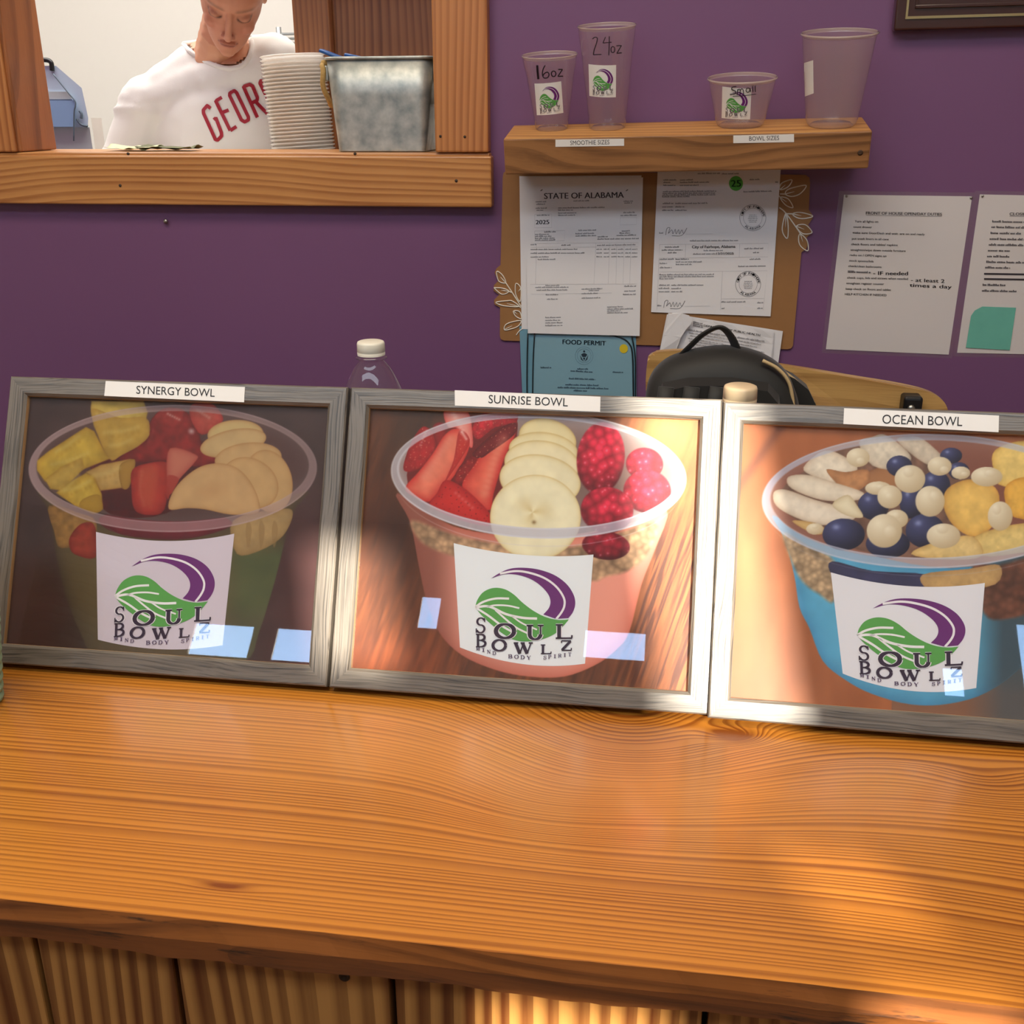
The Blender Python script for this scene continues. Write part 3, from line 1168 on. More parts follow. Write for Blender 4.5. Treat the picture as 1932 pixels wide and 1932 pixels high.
def branch(S, leaves, stems):
    ink_ = []
    for lf in leaves:
        o_ = bmesh.new()
        P = [S(*p_) for p_ in spline(lf, 6, True)]
        bm_tube(o_, [Vector(onY(a_, b_, YBD - .0008)) - Vector(BO) for a_, b_ in P], .0010, 6, True)
        # middle rib
        c0, c1_ = np.mean(np.array([S(*p_) for p_ in lf]), 0), np.array(S(*lf[0]))
        bm_tube(o_, [Vector(onY(*(c1_ * (1 - f) + c0 * f), YBD - .0006)) - Vector(BO) for f in (0, .5, 1.0)], [.0009, .0008, .0003], 6)
        bm_obj('leaf', o_, M_LEAFW, bd, True)
    for st in stems:
        tube('stem', [Vector(onY(*S(*p_), YBD - .0006)) - Vector(BO) for p_ in spline(st, 5)], .0011, M_LEAFW, bd, 6)


branch(S5, leafs5, stems5)
branch(S6, leafs6, stems6)


# ------------------------------------------------------------------ papers
def sheet(name, label, q, Y, mat, cat='paper', thick=.0004, group=None, curl=0.0, parent_kind=None):
    """a sheet of paper hanging flat; q = pixel corners TL TR BR BL"""
    org = onY(*q[2], Y)
    org = np.array([(onY(*q[2], Y)[0] + onY(*q[3], Y)[0]) / 2, Y, min(onY(*q[2], Y)[2], onY(*q[3], Y)[2])])
    t_ = thing(name, label, cat, tuple(org), None, group)
    f = quad_uv(q)
    n_ = 14
    V, Fc = [], []
    for side in (0, 1):
        for j in range(n_ + 1):
            for i in range(n_ + 1):
                u, v = i / n_, j / n_
                p_ = onY(*f(u, v), Y) - org
                p_[1] += thick * side - curl * v * v
                V.append(p_)
    N1 = (n_ + 1) ** 2
    for j in range(n_):
        for i in range(n_):
            a_ = j * (n_ + 1) + i
            Fc.append((a_, a_ + 1, a_ + n_ + 2, a_ + n_ + 1))
            Fc.append((N1 + a_, N1 + a_ + n_ + 1, N1 + a_ + n_ + 2, N1 + a_ + 1))
    rim_ = [j for j in range(n_ + 1)] + [(j + 1) * (n_ + 1) - 1 for j in range(1, n_ + 1)] + \
           [n_ * (n_ + 1) + i for i in range(n_ - 1, -1, -1)] + [j * (n_ + 1) for j in range(n_ - 1, 0, -1)]
    for a_, b__ in zip(rim_, rim_[1:] + rim_[:1]):
        Fc.append((a_, N1 + a_, N1 + b__, b__))
    s_ = mesh_obj('sheet', V, Fc, mat, t_, False)
    return t_, org, s_


GR, LG, BK = (92, 92, 100), (136, 136, 142), (44, 42, 48)


def curlmap(org, q, Y, curl):
    y0, y1 = min(a_[1] for a_ in q), max(a_[1] for a_ in q)

    def f(x, y, lift):
        v = (y - y0) / (y1 - y0)
        p_ = onY(x, y, Y) - org
        p_[1] -= lift + .0003 + curl * v * v
        return p_
    return f


# licence sheet (front) and the sheet behind it
q0 = [S5(300, 96), S5(1290, 90), S5(1262, 1372), S5(318, 1335)]
sheet('document', 'white sheet peeking out left of the state licence', q0, YBD - .0012, M_PAPER, 'document')
q = [S5(345, 100), S5(1302, 106), S5(1275, 1388), S5(371, 1365)]
YA = YBD - .0034
t_, og, s_ = sheet('document', 'white licence sheet headed STATE OF ALABAMA', q, YA, M_PAPER, 'document', curl=.004)
ink = Ink(curlmap(og, q, YA, .004))
T5 = lambda s, x0, y0, x1, y1, h, c=GR, **k: ink.text(s, S5(x0, y0), S5(x1, y1), h / 4.294, c, 2, **k)
W5 = lambda x0, y0, x1, y1, h, c=GR: ink.words(S5(x0, y0), S5(x1, y1), h / 4.294, c, 2)
T5('STATE OF ALABAMA', 502, 280, 1146, 270, 46, (64, 62, 70), bold=.35)
T5('2025', 434, 486, 542, 484, 34, (60, 60, 68), bold=.3)
for a_ in ((738, 301, 868, 299), (432, 308, 518, 307), (438, 328, 508, 327), (432, 360, 522, 359), (440, 376, 492, 376), (1145, 304, 1222, 302), (1150, 318, 1212, 317),
           (615, 358, 990, 353), (615, 376, 735, 375), (615, 400, 762, 397), (615, 418, 752, 415), (442, 418, 545, 416), (1142, 396, 1236, 394), (1120, 420, 1250, 416),
           (780, 540, 922, 537), (755, 567, 905, 563), (755, 585, 922, 581), (1130, 545, 1195, 543), (1112, 562, 1198, 560), (1088, 580, 1245, 577), (935, 592, 1018, 590), (932, 610, 1268, 606),
           (502, 552, 596, 550), (428, 572, 540, 570), (428, 588, 560, 586), (428, 604, 586, 602), (428, 618, 592, 616), (392, 655, 440, 654), (640, 660, 722, 658), (930, 660, 1240, 655),
           (392, 694, 770, 692), (392, 724, 828, 722), (392, 755, 545, 753), (450, 775, 592, 773), (512, 985, 625, 983), (430, 1000, 700, 998), (440, 1022, 690, 1020),
           (515, 1060, 615, 1058), (525, 1095, 612, 1094), (805, 1014, 972, 1010), (862, 1026, 950, 1024), (805, 1050, 935, 1047), (806, 1086, 958, 1083), (1150, 990, 1245, 990),
           (1150, 1030, 1245, 1028), (1140, 1058, 1245, 1056), (1012, 1158, 1140, 1155), (1012, 1175, 1220, 1172), (1012, 1190, 1120, 1188), (1012, 1205, 1185, 1203),
           (512, 1243, 638, 1241), (512, 1266, 632, 1264), (512, 1286, 656, 1284), (512, 1308, 650, 1306)):
    W5(*a_, 12, LG)
for r_ in (692, 722, 752):
    for x_ in (925, 985, 1045, 1098, 1158, 1212):
        W5(x_, r_, x_ + 44, r_ - 1, 11, LG)
for L_ in ([(395, 640), (1265, 635)], [(395, 672), (1262, 668)], [(390, 970), (1250, 968)], [(395, 1050), (1050, 1040)], [(425, 405), (562, 403), (562, 512), (425, 514), (425, 405)], [(1118, 430), (1250, 428), (1248, 488), (1116, 490), (1118, 430)],
           [(425, 540), (668, 536), (664, 620), (425, 624), (425, 540)], [(920, 640), (905, 965)], [(1032, 640), (1020, 965)], [(1090, 640), (1082, 965)], [(1150, 640), (1140, 965)], [(1205, 640), (1195, 965)], [(440, 645), (432, 968)]):
    ink.stroke([S5(*p_) for p_ in L_], .35, (176, 176, 182), 2)
for c_ in ((480, 208), (1172, 208)):
    ink.stroke([S5(c_[0] - 8, c_[1] + 8), S5(c_[0] + 8, c_[1] - 4)], 1.6, (90, 88, 90), 2)
ink.build('print', M_INK, s_)

# city business licence
q = [S6(176, 30), S6(1174, 14), S6(1090, 1232), S6(122, 1198)]
YB_ = YBD - .0030
t_, og, s_ = sheet('document', 'white city licence sheet with green 25 sticker and two round seals', q, YB_, M_PAPER, 'document')
ink = Ink(curlmap(og, q, YB_, 0))
T6 = lambda s, x0, y0, x1, y1, h, c=GR, **k: ink.text(s, S6(x0, y0), S6(x1, y1), h / 4.294, c, 2, **k)
W6 = lambda x0, y0, x1, y1, h, c=GR: ink.words(S6(x0, y0), S6(x1, y1), h / 4.294, c, 2)
for a_ in ((500, 80, 680, 78), (695, 82, 832, 80), (222, 132, 332, 131), (222, 152, 278, 151), (222, 176, 320, 175), (356, 132, 460, 130), (356, 152, 592, 149), (356, 176, 506, 174), (920, 130, 1000, 127), (1128, 150, 1150, 150),
           (218, 226, 650, 222), (215, 240, 640, 237), (214, 254, 642, 251), (212, 268, 432, 266), (870, 228, 1100, 222), (216, 322, 302, 321), (318, 322, 580, 319), (212, 350, 298, 349), (318, 350, 392, 349), (212, 378, 302, 377), (318, 378, 410, 377),
           (436, 624, 826, 622), (548, 704, 708, 702), (462, 732, 648, 730), (234, 676, 348, 675), (208, 700, 376, 698), (256, 722, 328, 721), (876, 688, 1036, 686), (948, 720, 996, 719),
           (192, 774, 306, 772), (320, 774, 428, 772), (322, 796, 534, 794), (192, 808, 250, 807), (322, 816, 450, 815), (192, 842, 288, 841), (920, 774, 1010, 772), (828, 832, 1050, 828),
           (188, 900, 632, 896), (188, 916, 630, 912), (188, 932, 312, 930), (186, 984, 272, 983), (286, 984, 545, 982), (184, 1010, 270, 1009), (286, 1010, 364, 1009), (184, 1036, 278, 1035), (286, 1036, 374, 1035),
           (690, 1120, 886, 1118), (982, 1126, 1030, 1125), (692, 1172, 718, 1171), (982, 1172, 1024, 1171), (188, 562, 222, 561), (172, 1150, 205, 1149)):
    W6(*a_, 13, LG)
T6('City of Fairhope, Alabama', 454, 680, 804, 676, 22, (72, 72, 82), bold=.2)
T6('12/31/2025', 652, 732, 790, 730, 17, (80, 80, 88), bold=.2)
for L_ in ([(190, 650), (1072, 640), (1068, 750), (186, 760), (190, 650)], [(402, 648), (398, 756)], [(840, 644), (836, 752)], [(186, 872), (1062, 862), (1030, 1180)], [(186, 760), (168, 1180)], [(700, 868), (684, 1178)],
           [(690, 1090), (1036, 1086)], [(402, 565), (620, 562)], [(390, 1150), (600, 1148)]):
    ink.stroke([S6(*p_) for p_ in L_], .35, (170, 170, 178), 2)
sg = [(240, 572), (250, 520), (275, 515), (262, 560), (290, 530), (298, 565), (318, 525), (325, 565), (345, 528), (352, 566), (372, 530), (385, 560), (412, 515), (372, 575), (290, 578)]
ink.stroke([S6(*p_) for p_ in spline(sg, 4)], .75, (80, 80, 88), 2)
ink.stroke([S6(p_[0] - 16, p_[1] + 590) for p_ in spline(sg, 4)], .75, (80, 80, 88), 2)


def seal(cx_, cy_, r):
    for rr, w in ((r, .7), (r * .72, .45)):
        ink.stroke([S6(cx_ + rr * math.cos(a_), cy_ + rr * math.sin(a_)) for a_ in np.linspace(0, 2 * math.pi, 41)[:-1]], w, (118, 118, 126), 2, True)
    for s, a0, a1, flip in (('CITY OF FAIRHOPE', -165, -10, 1), ('ALABAMA', 128, 52, -1)):
        for i, ch in enumerate(s):
            if ch == ' ':
                continue
            a_ = math.radians(a0 + (a1 - a0) * i / (len(s) - 1))
            rr = r * (.77 if flip == 1 else .93)
            c_ = np.array((cx_ + rr * math.cos(a_), cy_ + rr * math.sin(a_)))
            tg = np.array((-math.sin(a_), math.cos(a_))) * flip
            ink.text(ch, S6(*(c_ - tg * 8)), S6(*(c_ + tg * 8)), 4.3, (92, 92, 100), 2, bold=.15)
    for k in range(5):
        y_ = cy_ - 18 + 14 * k
        W6(cx_ - 38 + 4 * abs(k - 2), y_, cx_ + 38 - 4 * abs(k - 2), y_, 8, (140, 140, 148))


seal(946, 432, 106)
seal(908, 970, 102)
ink.build('print', M_INK, s_)
# green round sticker
cst = S6(810, 155)
P = [(cst[0] + 13.2 * math.cos(a_), cst[1] + 14 * math.sin(a_)) for a_ in np.linspace(0, 2 * math.pi, 29)[:-1]]
dot = slab('round_sticker', [onY(a_, b__, YB_ - .0006) - og for a_, b__ in P], (0, .0003, 0), plain('green_sticker', (74, 168, 52), .5), t_)
dot['label'] = 'round green sticker reading 25'
ink = Ink(lambda x, y, l_: onY(x, y, YB_ - .0008) - og)
ink.text('25', (cst[0] - 9.2, cst[1] + 6.4), (cst[0] + 9.4, cst[1] + 6.0), 12.5, (24, 84, 24), 0, bold=.4)
ink.build('lettering', M_INK, dot)

# food permit in a plastic sleeve, on light blue paper
q = [S5(418, 1376), S5(1205, 1382), S5(1222, 2060), S5(404, 2060)]
YC = YBD - .0016
t_, og, s_ = sheet('permit', 'light blue FOOD PERMIT sheet with yellow dot in a dark edged sleeve', q, YC, plain('blue_paper', (128, 168, 184), .45, coat=.5, noise=.03, nscale=15), 'document')
ink = Ink(curlmap(og, q, YC, 0))
T5('FOOD PERMIT', 650, 1455, 1000, 1468, 36, (52, 74, 92), bold=.3)
for a_ in ((472, 1652, 558, 1652), (770, 1662, 856, 1664), (715, 1678, 892, 1688), (1056, 1688, 1140, 1690), (702, 1740, 916, 1748), (672, 1790, 940, 1796), (610, 1812, 1020, 1822), (740, 1838, 848, 1840)):
    W5(*a_, 14, (58, 80, 98))
for rr in (72, 56):
    ink.stroke([S5(825 + rr * math.cos(a_), 1550 + rr * math.sin(a_)) for a_ in np.linspace(0, 2 * math.pi, 33)[:-1]], .45, (88, 116, 132), 2, True)
for P in ([(825, 1505), (835, 1515), (825, 1526), (815, 1515)], [(800, 1540), (818, 1530), (832, 1530), (850, 1540), (838, 1560), (812, 1560)], [(792, 1545), (812, 1580), (822, 1598), (800, 1580)], [(858, 1545), (838, 1580), (828, 1598), (850, 1580)], [(816, 1566), (834, 1566), (825, 1592)]):
    ink.poly([S5(*p_) for p_ in P], (38, 52, 64), 2)
ink.build('print', M_INK, s_)
P = [S5(1145 + 34 * math.cos(a_), 1494 + 36 * math.sin(a_)) for a_ in np.linspace(0, 2 * math.pi, 25)[:-1]]
slab('round_sticker', [onY(a_, b__, YC - .0008) - og for a_, b__ in P], (0, .0003, 0), plain('yellow_sticker', (214, 190, 40), .5), t_)
edge_m = plain('sleeve_edge', (22, 30, 34), .4)
for P in ([(424, 1370), (412, 1600), (405, 2060)], [(368, 1372), (362, 1700), (364, 2060)], [(830, 1372), (1000, 1378), (1130, 1408), (1195, 1460), (1216, 1540), (1222, 1700), (1224, 2060)], [(1212, 1390), (1238, 1560), (1240, 1800), (1238, 2060)]):
    tube('sleeve_edge', [Vector(onY(*S5(*p_), YC - .0010) - og) for p_ in spline(P, 6)], .0013, edge_m, t_, 6)
slab('sleeve', [onY(*S5(*p_), YC + .0009) - og for p_ in ((300, 1310), (1245, 1320), (1250, 2060), (332, 2060))], (0, .0005, 0),
     plain('sleeve_blue', (112, 158, 178), .3, coat=.6), t_)

# creased inspection papers in front of the lower right of the board
YI = YBD - .0045
q = [S6(262, 1205), S6(1190, 1352), S6(1130, 1760), S6(170, 1640)]
t_, og, s_ = sheet('document', 'bundle of creased inspection report papers behind the black backpack', q, YI, M_PAPER, 'document', curl=.003)
for k, q2 in enumerate(([S6(250, 1215), S6(1120, 1352), S6(1085, 1760), S6(165, 1640)], [S6(455, 1240), S6(1112, 1362), S6(1080, 1760), S6(330, 1640)])):
    Y2 = YI - .0012 * (k + 1) - .0035
    V = [onY(*quad_uv(q2)(i / 8, j / 8), Y2) - og + np.array((0, .0012 * math.sin(i * 1.7 + j), 0)) for j in range(9) for i in range(9)]
    mesh_obj('loose_sheet', V, [(j * 9 + i, j * 9 + i + 1, j * 9 + i + 10, j * 9 + i + 9) for j in range(8) for i in range(8)], M_PAPER, t_)
ink = Ink(lambda x, y, l_: onY(x, y, YI - .0078) - og)
T6('DEPARTMENT OF PUBLIC HEALTH', 548, 1312, 1004, 1392, 15, (80, 80, 88), bold=.2)
for k in range(3):
    W6(462, 1282 + 14 * k, 540, 1296 + 14 * k, 12, GR)
for k in range(9):
    W6(420 + 8 * (k % 3), 1345 + 22 * k, 1040 - 30 * (k % 4), 1440 + 22 * k, 9 if k else 13, LG)
ink.build('print', M_INK, t_)
fold = [(262, 1215), (300, 1204), (370, 1206), (430, 1225), (456, 1262), (440, 1300), (400, 1345), (365, 1400), (345, 1460), (320, 1520), (190, 1520), (220, 1380)]
slab('turned_corner', [onY(*S6(*p_), YI - .010 - .006 * (p_[0] > 350)) - og for p_ in fold], (0, .0005, 0), M_PAPER, t_)


# two laminated duty lists right of the board
def S7(x, y):
    return (1540 + x / 4.929, 340 + y / 4.929)


YL = WALL - .0012
for which in (0, 1):
    if which == 0:
        q = [S7(258, 135), S7(1450, 150), S7(1232, 1622), S7(90, 1572)]
        lab = 'laminated white duty list headed FRONT OF HOUSE OPEN/DAY DUTIES'
    else:
        a_, b__, c_, d_ = (np.array(S7(*p_)) for p_ in ((258, 135), (1450, 150), (1232, 1622), (90, 1572)))
        sh_ = np.array(S7(1522, 132)) - a_
        q = [np.array(S7(1522, 132)), b__ + sh_ + (2, 2), c_ + sh_ + (-4, 2), np.array(S7(1310, 1605))]
        lab = 'laminated closing duty list with a teal note at the right edge'
    t_, og, s_ = sheet('duty_list', lab, q, YL, M_PAPER_GL, 'sign', thick=.0006)
    ex = [(-9, -7), (7, -7), (6, 7), (-8, 7)]
    qq = [(q[i][0] + ex[i][0], q[i][1] + ex[i][1]) for i in range(4)]
    slab('laminate', [onY(a_, b__, YL + .0007) - og for a_, b__ in qq], (0, .0003, 0), clear('laminate_film', (1, 1, 1), .05, .08), t_)
    ink = Ink(curlmap(og, q, YL, 0))

    def T7(s, x0, y0, x1, y1, h, c=BK, **k):
        ink.text(s, S7(x0, y0), S7(x1, y1), h / 4.929, c, 2, **k)

    def W7(x0, y0, x1, y1, h, c=(70, 66, 72)):
        ink.words(S7(x0, y0), S7(x1, y1), h / 4.929, c, 2)
    if which == 0:
        T7('FRONT OF HOUSE OPEN/DAY DUTIES', 462, 318, 1168, 330, 26, (72, 68, 76), bold=.2)
        ink.stroke([S7(460, 326), S7(1168, 338)], .5, (80, 76, 84), 2)
        rows = [('Turn all lights on', 358, 392, 575, 395), ('count drawer', 346, 442, 518, 446), ('make sure DoorDash and wait  are on and ready', 340, 496, 1008, 512), ('put trash liners in all cans', 332, 552, 672, 558),
                ('check floors and tables/ napkins', 325, 604, 756, 612), ('straighten/wipe down outside furniture', 320, 656, 830, 666), ('radio on / OPEN signs on', 312, 704, 652, 714), ('stock spoons/lids', 306, 756, 532, 764),
                ('check/clean bathrooms', 298, 806, 606, 816), ('', 294, 860, 506, 866), ('check cups, lids and straws when needed', 288, 914, 852, 926), ('straighten register counter', 280, 966, 630, 974),
                ('keep check on floors and tables', 274, 1018, 692, 1028), ('HELP KITCHEN IF NEEDED', 266, 1068, 652, 1078)]
        for s, x0, y0, x1, y1 in rows:
            if s:
                T7(s, x0, y0, x1, y1, 19, (70, 66, 72), bold=.12)
            else:
                W7(x0, y0, x1, y1, 22)
        T7('- IF needed', 530, 880, 852, 884, 34, (36, 34, 40), bold=.3)
        T7('- at least 2', 880, 942, 1192, 954, 32, (44, 42, 48), bold=.2)
        T7('times a day', 868, 990, 1258, 1008, 32, (44, 42, 48), bold=.2)
    else:
        T7('CLOSING DUTIES', 1798, 326, 2160, 334, 26, (72, 68, 76), bold=.2)
        ink.stroke([S7(1796, 334), S7(2160, 342)], .5, (80, 76, 84), 2)
        for k, (x0, y0, x1) in enumerate(((1636, 392, 2100), (1628, 444, 2050), (1620, 500, 1902), (1612, 554, 2080), (1604, 608, 2040), (1596, 662, 1800), (1588, 716, 1794), (1580, 768, 2060), (1570, 820, 1800), (1546, 982, 1760), (1540, 1036, 1868))):
            W7(x0, y0, x1, y0 + (x1 - x0) * .018, 22)
        for y_ in (870, 918):
            ink.stroke([S7(1560, y_), S7(2090, y_ + 8)], 3.4, (52, 48, 54), 2)
        nq = [(1545, 1175), (1858, 1186), (1800, 1580), (1392, 1558), (1440, 1262), (1475, 1212)]
        slab('sticky_note', [onY(*S7(*p_), YL - .0016) - og for p_ in nq], (0, .0006, 0), plain('teal_note', (104, 178, 160), .55, noise=.12, nscale=30), t_)['label'] = 'teal sticky note'
    ink.build('print', M_INK, s_)
    for i, pq in enumerate((q[0], q[1])):
        p_ = onY(pq[0] + (5 if i == 0 else -2), pq[1] + 3, YL - .0005) - og
        pin = lathe('pin', [(0, 0), (.0022, 0), (.002, .0012), (0, .0016)], M_STEEL, t_, 10)
        pin.matrix_local = Matrix.Translation(Vector(p_)) @ Matrix.Rotation(math.pi / 2, 4, 'X')

# dark picture frame at the top right
M_MAHOG = plain('mahogany', (58, 26, 18), .3, coat=.5, noise=.2, nscale=25)
M_GOLD = plain('gilt_line', (190, 168, 120), .3, metal=.9)
p0 = onY(1681, 60.5, WALL)
pf = thing('picture_frame', 'dark mahogany picture frame with gilt line at the top right', 'picture frame', tuple(p0), Matrix.Rotation(-.012, 3, 'Y'))
FW, FH = .56, .46
for (lo, hi) in (((0, 0), (FW, .052)), ((0, FH - .052), (FW, FH)), ((0, .052), (.052, FH - .052)), ((FW - .052, .052), (FW, FH - .052))):
    box('moulding', (lo[0], -.026, lo[1]), (hi[0], -.001, hi[1]), M_MAHOG, pf, .004, 3)
for (lo, hi) in (((.016, .0175), (FW - .016, .0215)), ((.016, FH - .0215), (FW - .016, FH - .0175)), ((.016, .0215), (.0195, FH - .0215)), ((FW - .0195, .0215), (FW - .016, FH - .0215))):
    box('gilt_line', (lo[0], -.0285, lo[1]), (hi[0], -.0255, hi[1]), M_GOLD, pf)
for (lo, hi) in (((.030, .033), (FW - .03, .038)), ((.030, FH - .038), (FW - .03, FH - .033)), ((.03, .038), (.0335, FH - .038)), ((FW - .0335, .038), (FW - .03, FH - .038))):
    box('inner_bead', (lo[0], -.0305, lo[1]), (hi[0], -.0255, hi[1]), M_MAHOG, pf, .001)
box('picture', (.048, -.012, .048), (FW - .048, -.006, FH - .048), plain('dark_picture', (18, 20, 20), .25, coat=.8), pf)

# ------------------------------------------------------------------ tall wooden chair and the backpack on it
M_CHAIR = wood('chair_ply', (196, 154, 92), (150, 108, 58), 'X', 40, .03, 4, rough=.45, coat=.2, fiber=.3, third=.5)
YCH = 1.80


def ch(x, y, dy=0.0):
    return onY(x, y, YCH + dy)


top_ = [(1222, 678), (1228, 667), (1245, 661), (1300, 660), (1380, 671), (1450, 685), (1530, 698), (1610, 711), (1690, 723), (1742, 734), (1770, 747), (1783, 764), (1784, 785), (1778, 820), (1760, 840), (1600, 832), (1400, 806), (1260, 788), (1228, 770), (1219, 730)]
co = np.array([ch(1500, 900)[0], YCH, 0.0])
chair = thing('tall_chair', 'worn wooden chair back behind the framed bowl pictures', 'chair', tuple(co))
P = [ch(a_, b__) - co for a_, b__ in spline(top_, 4, True)]
bm = bmesh.new()
ring_f, ring_b = [], []
xm = np.mean([p_[0] for p_ in P])
for p_ in P:
    bow = .25 * (p_[0] - xm) ** 2
    ring_f.append(bm.verts.new((p_[0], p_[1] - bow, p_[2])))
    ring_b.append(bm.verts.new((p_[0], p_[1] - bow + .016, p_[2])))
bm.faces.new(ring_f)
bm.faces.new(ring_b[::-1])
ed = []
for i in range(len(P)):
    j = (i + 1) % len(P)
    bm.faces.new((ring_f[i], ring_b[i], ring_b[j], ring_f[j]))
bmesh.ops.bevel(bm, geom=[e_ for e_ in bm.edges if len(e_.link_faces) == 2 and len(e_.link_faces[0].verts) + len(e_.link_faces[1].verts) > 20], offset=.004, segments=3, affect='EDGES')
bm_obj('backrest', bm, M_CHAIR, chair, False)
zb = float(ch(1500, 800)[2])
xl_, xr_ = float(ch(1290, 760)[0] - co[0]), float(ch(1722, 780)[0] - co[0])
M_IRON = plain('black_iron', (20, 20, 21), .4, metal=.3)
for x_ in (xl_, xr_):
    tube('back_post', [(x_, .016 + .012, zb + .02), (x_, .03, .72), (x_, .05, .70)], .011, M_IRON, chair, 10)
    tube('leg', [(x_, .03, .70), (x_ * 1.12, .08, 0.002)], .012, M_IRON, chair, 10)
    tube('leg', [(x_, -.30, .70), (x_ * 1.12, -.335, 0.002)], .012, M_IRON, chair, 10)
bm = bmesh.new()
bm_box(bm, (xl_ - .03, -.33, .70), (xr_ + .03, .045, .722), .008, 3)
bm_obj('seat', bm, M_CHAIR, chair)
cl = onY(1721, 762, YCH - .035) - co
box('clamp', tuple(cl + (-.014, -.004, -.03)), tuple(cl + (.016, .03, .012)), M_BLACK, chair, .005, 3)
lathe('bolt', [(0, 0), (.006, 0), (.006, .003), (0, .004)], M_STEEL, chair, 12).matrix_local = Matrix.Translation(Vector(cl + (-.002, -.005, -.006))) @ Matrix.Rotation(math.pi / 2, 4, 'X')

M_BAG = plain('black_nylon', (26, 25, 22), .62, noise=.25, nscale=20, bump=.25, sheen=.15)
M_PIPE = plain('cream_piping', (196, 170, 124), .5)
YBG = 1.635                                  # front of the bag
bo = np.array([onY(1372, 760, YBG)[0], YBG + .06, .722])
bag = thing('backpack', 'black nylon backpack with loop handle and cream piping on the chair', 'backpack', tuple(bo))
sil = [(1216, 760), (1222, 735), (1236, 712), (1262, 692), (1300, 679), (1345, 671), (1390, 671), (1430, 680), (1465, 697), (1490, 720), (1506, 752), (1514, 790)]
pts = [onY(a_, b__, YBG) - bo for a_, b__ in spline(sil, 4)]
zlow = .004
fr_ = [np.array((pts[0][0] - .012, 0, zlow)), np.array((pts[0][0] - .016, 0, .12))] + pts + [np.array((pts[-1][0] + .008, 0, .12)), np.array((pts[-1][0] + .004, 0, zlow))]
cen = np.array((np.mean([p_[0] for p_ in fr_]), 0, .2))
bm = bmesh.new()
rows_ = []
for yy, sc_ in ((-.062, .80), (-.060, .90), (-.050, .965), (-.03, 1.0), (.015, 1.0), (.035, .985), (.045, .95), (.048, .85)):
    rows_.append([bm.verts.new((cen[0] + (p_[0] - cen[0]) * sc_, yy, zlow + (p_[2] - zlow) * (sc_ if p_[2] > .1 else 1))) for p_ in fr_])
for a_, b__ in zip(rows_, rows_[1:]):
    for i in range(len(fr_) - 1):
        bm.faces.new((a_[i], a_[i + 1], b__[i + 1], b__[i]))
    bm.faces.new((a_[-1], a_[0], b__[0], b__[-1]))
bm.faces.new(rows_[0])
bm.faces.new(rows_[-1][::-1])
bm_obj('body', bm, M_BAG, bag, True)
# top panel seam and front pocket
bm = bmesh.new()
pk = [onY(a_, b__, YBG) - bo for a_, b__ in ((1240, 745), (1250, 722), (1300, 712), (1380, 712), (1450, 722), (1470, 745), (1475, 790))]
pk = [np.array((pk[0][0], 0, .05))] + pk + [np.array((pk[-1][0], 0, .05))]
A_ = [bm.verts.new((p_[0], -.060, p_[2])) for p_ in pk]
B__ = [bm.verts.new((p_[0] * .97 + cen[0] * .03, -.082, p_[2] - .008 if p_[2] > .1 else p_[2])) for p_ in pk]
for i in range(len(pk)):
    j = (i + 1) % len(pk)
    bm.faces.new((A_[i], A_[j], B__[j], B__[i]))
bm.faces.new(B__)
bm_obj('front_pocket', bm, M_BAG, bag, False)
for k in range(3):
    a_ = onY(1258 + 48 * k, 716, YBG) - bo
    b__ = onY(1250 + 46 * k, 790, YBG) - bo
    tube('webbing_strap', [(a_[0], -.084, a_[2] - .006), (b__[0], -.087, b__[2])], .01, M_BAG, bag, 8, flat=(.003, .012))
hd = [onY(a_, b__, YBG) - bo for a_, b__ in spline([(1284, 690), (1302, 670), (1325, 647), (1350, 632), (1366, 632), (1381, 648), (1392, 672), (1397, 692)], 5)]
tube('handle', [(p_[0], .012 - .02 * math.sin(math.pi * i / (len(hd) - 1)), p_[2]) for i, p_ in enumerate(hd)], .01, M_BAG, bag, 10, flat=(.0025, .010))
pp = [onY(a_, b__, YBG) - bo for a_, b__ in spline([(1440, 684), (1468, 699), (1488, 722), (1496, 750), (1500, 790)], 6)]
tube('piping', [(p_[0], -.046, p_[2]) for p_ in pp], .0028, M_PIPE, bag, 8)
pp = [onY(a_, b__, YBG + .07) - bo for a_, b__ in spline([(1470, 700), (1500, 722), (1522, 745), (1540, 770)], 6)]
tube('piping', [(p_[0], .034, p_[2]) for p_ in pp], .0026, M_PIPE, bag, 8)
sidep = [onY(a_, b__, YBG + .09) - bo for a_, b__ in ((1460, 696), (1500, 715), (1526, 736), (1540, 765), (1546, 800))]
bm = bmesh.new()
A_ = [bm.verts.new((p_[0], .03, p_[2])) for p_ in sidep] + [bm.verts.new((sidep[-1][0], .03, .05)), bm.verts.new((sidep[0][0], .03, .05))]
B__ = [bm.verts.new((v.co.x, .07, v.co.z)) for v in A_]
bm.faces.new(A_)
bm.faces.new(B__[::-1])
for i in range(len(A_)):
    j = (i + 1) % len(A_)
    bm.faces.new((A_[i], A_[j], B__[j], B__[i]))
bm_obj('back_panel', bm, M_BAG, bag)

# ------------------------------------------------------------------ water bottles behind the pictures
M_PET = clear('clear_bottle', (.97, .97, .98), .05, .03, 1.5)
M_CAP = plain('bottle_cap_white', (228, 222, 204), .4)


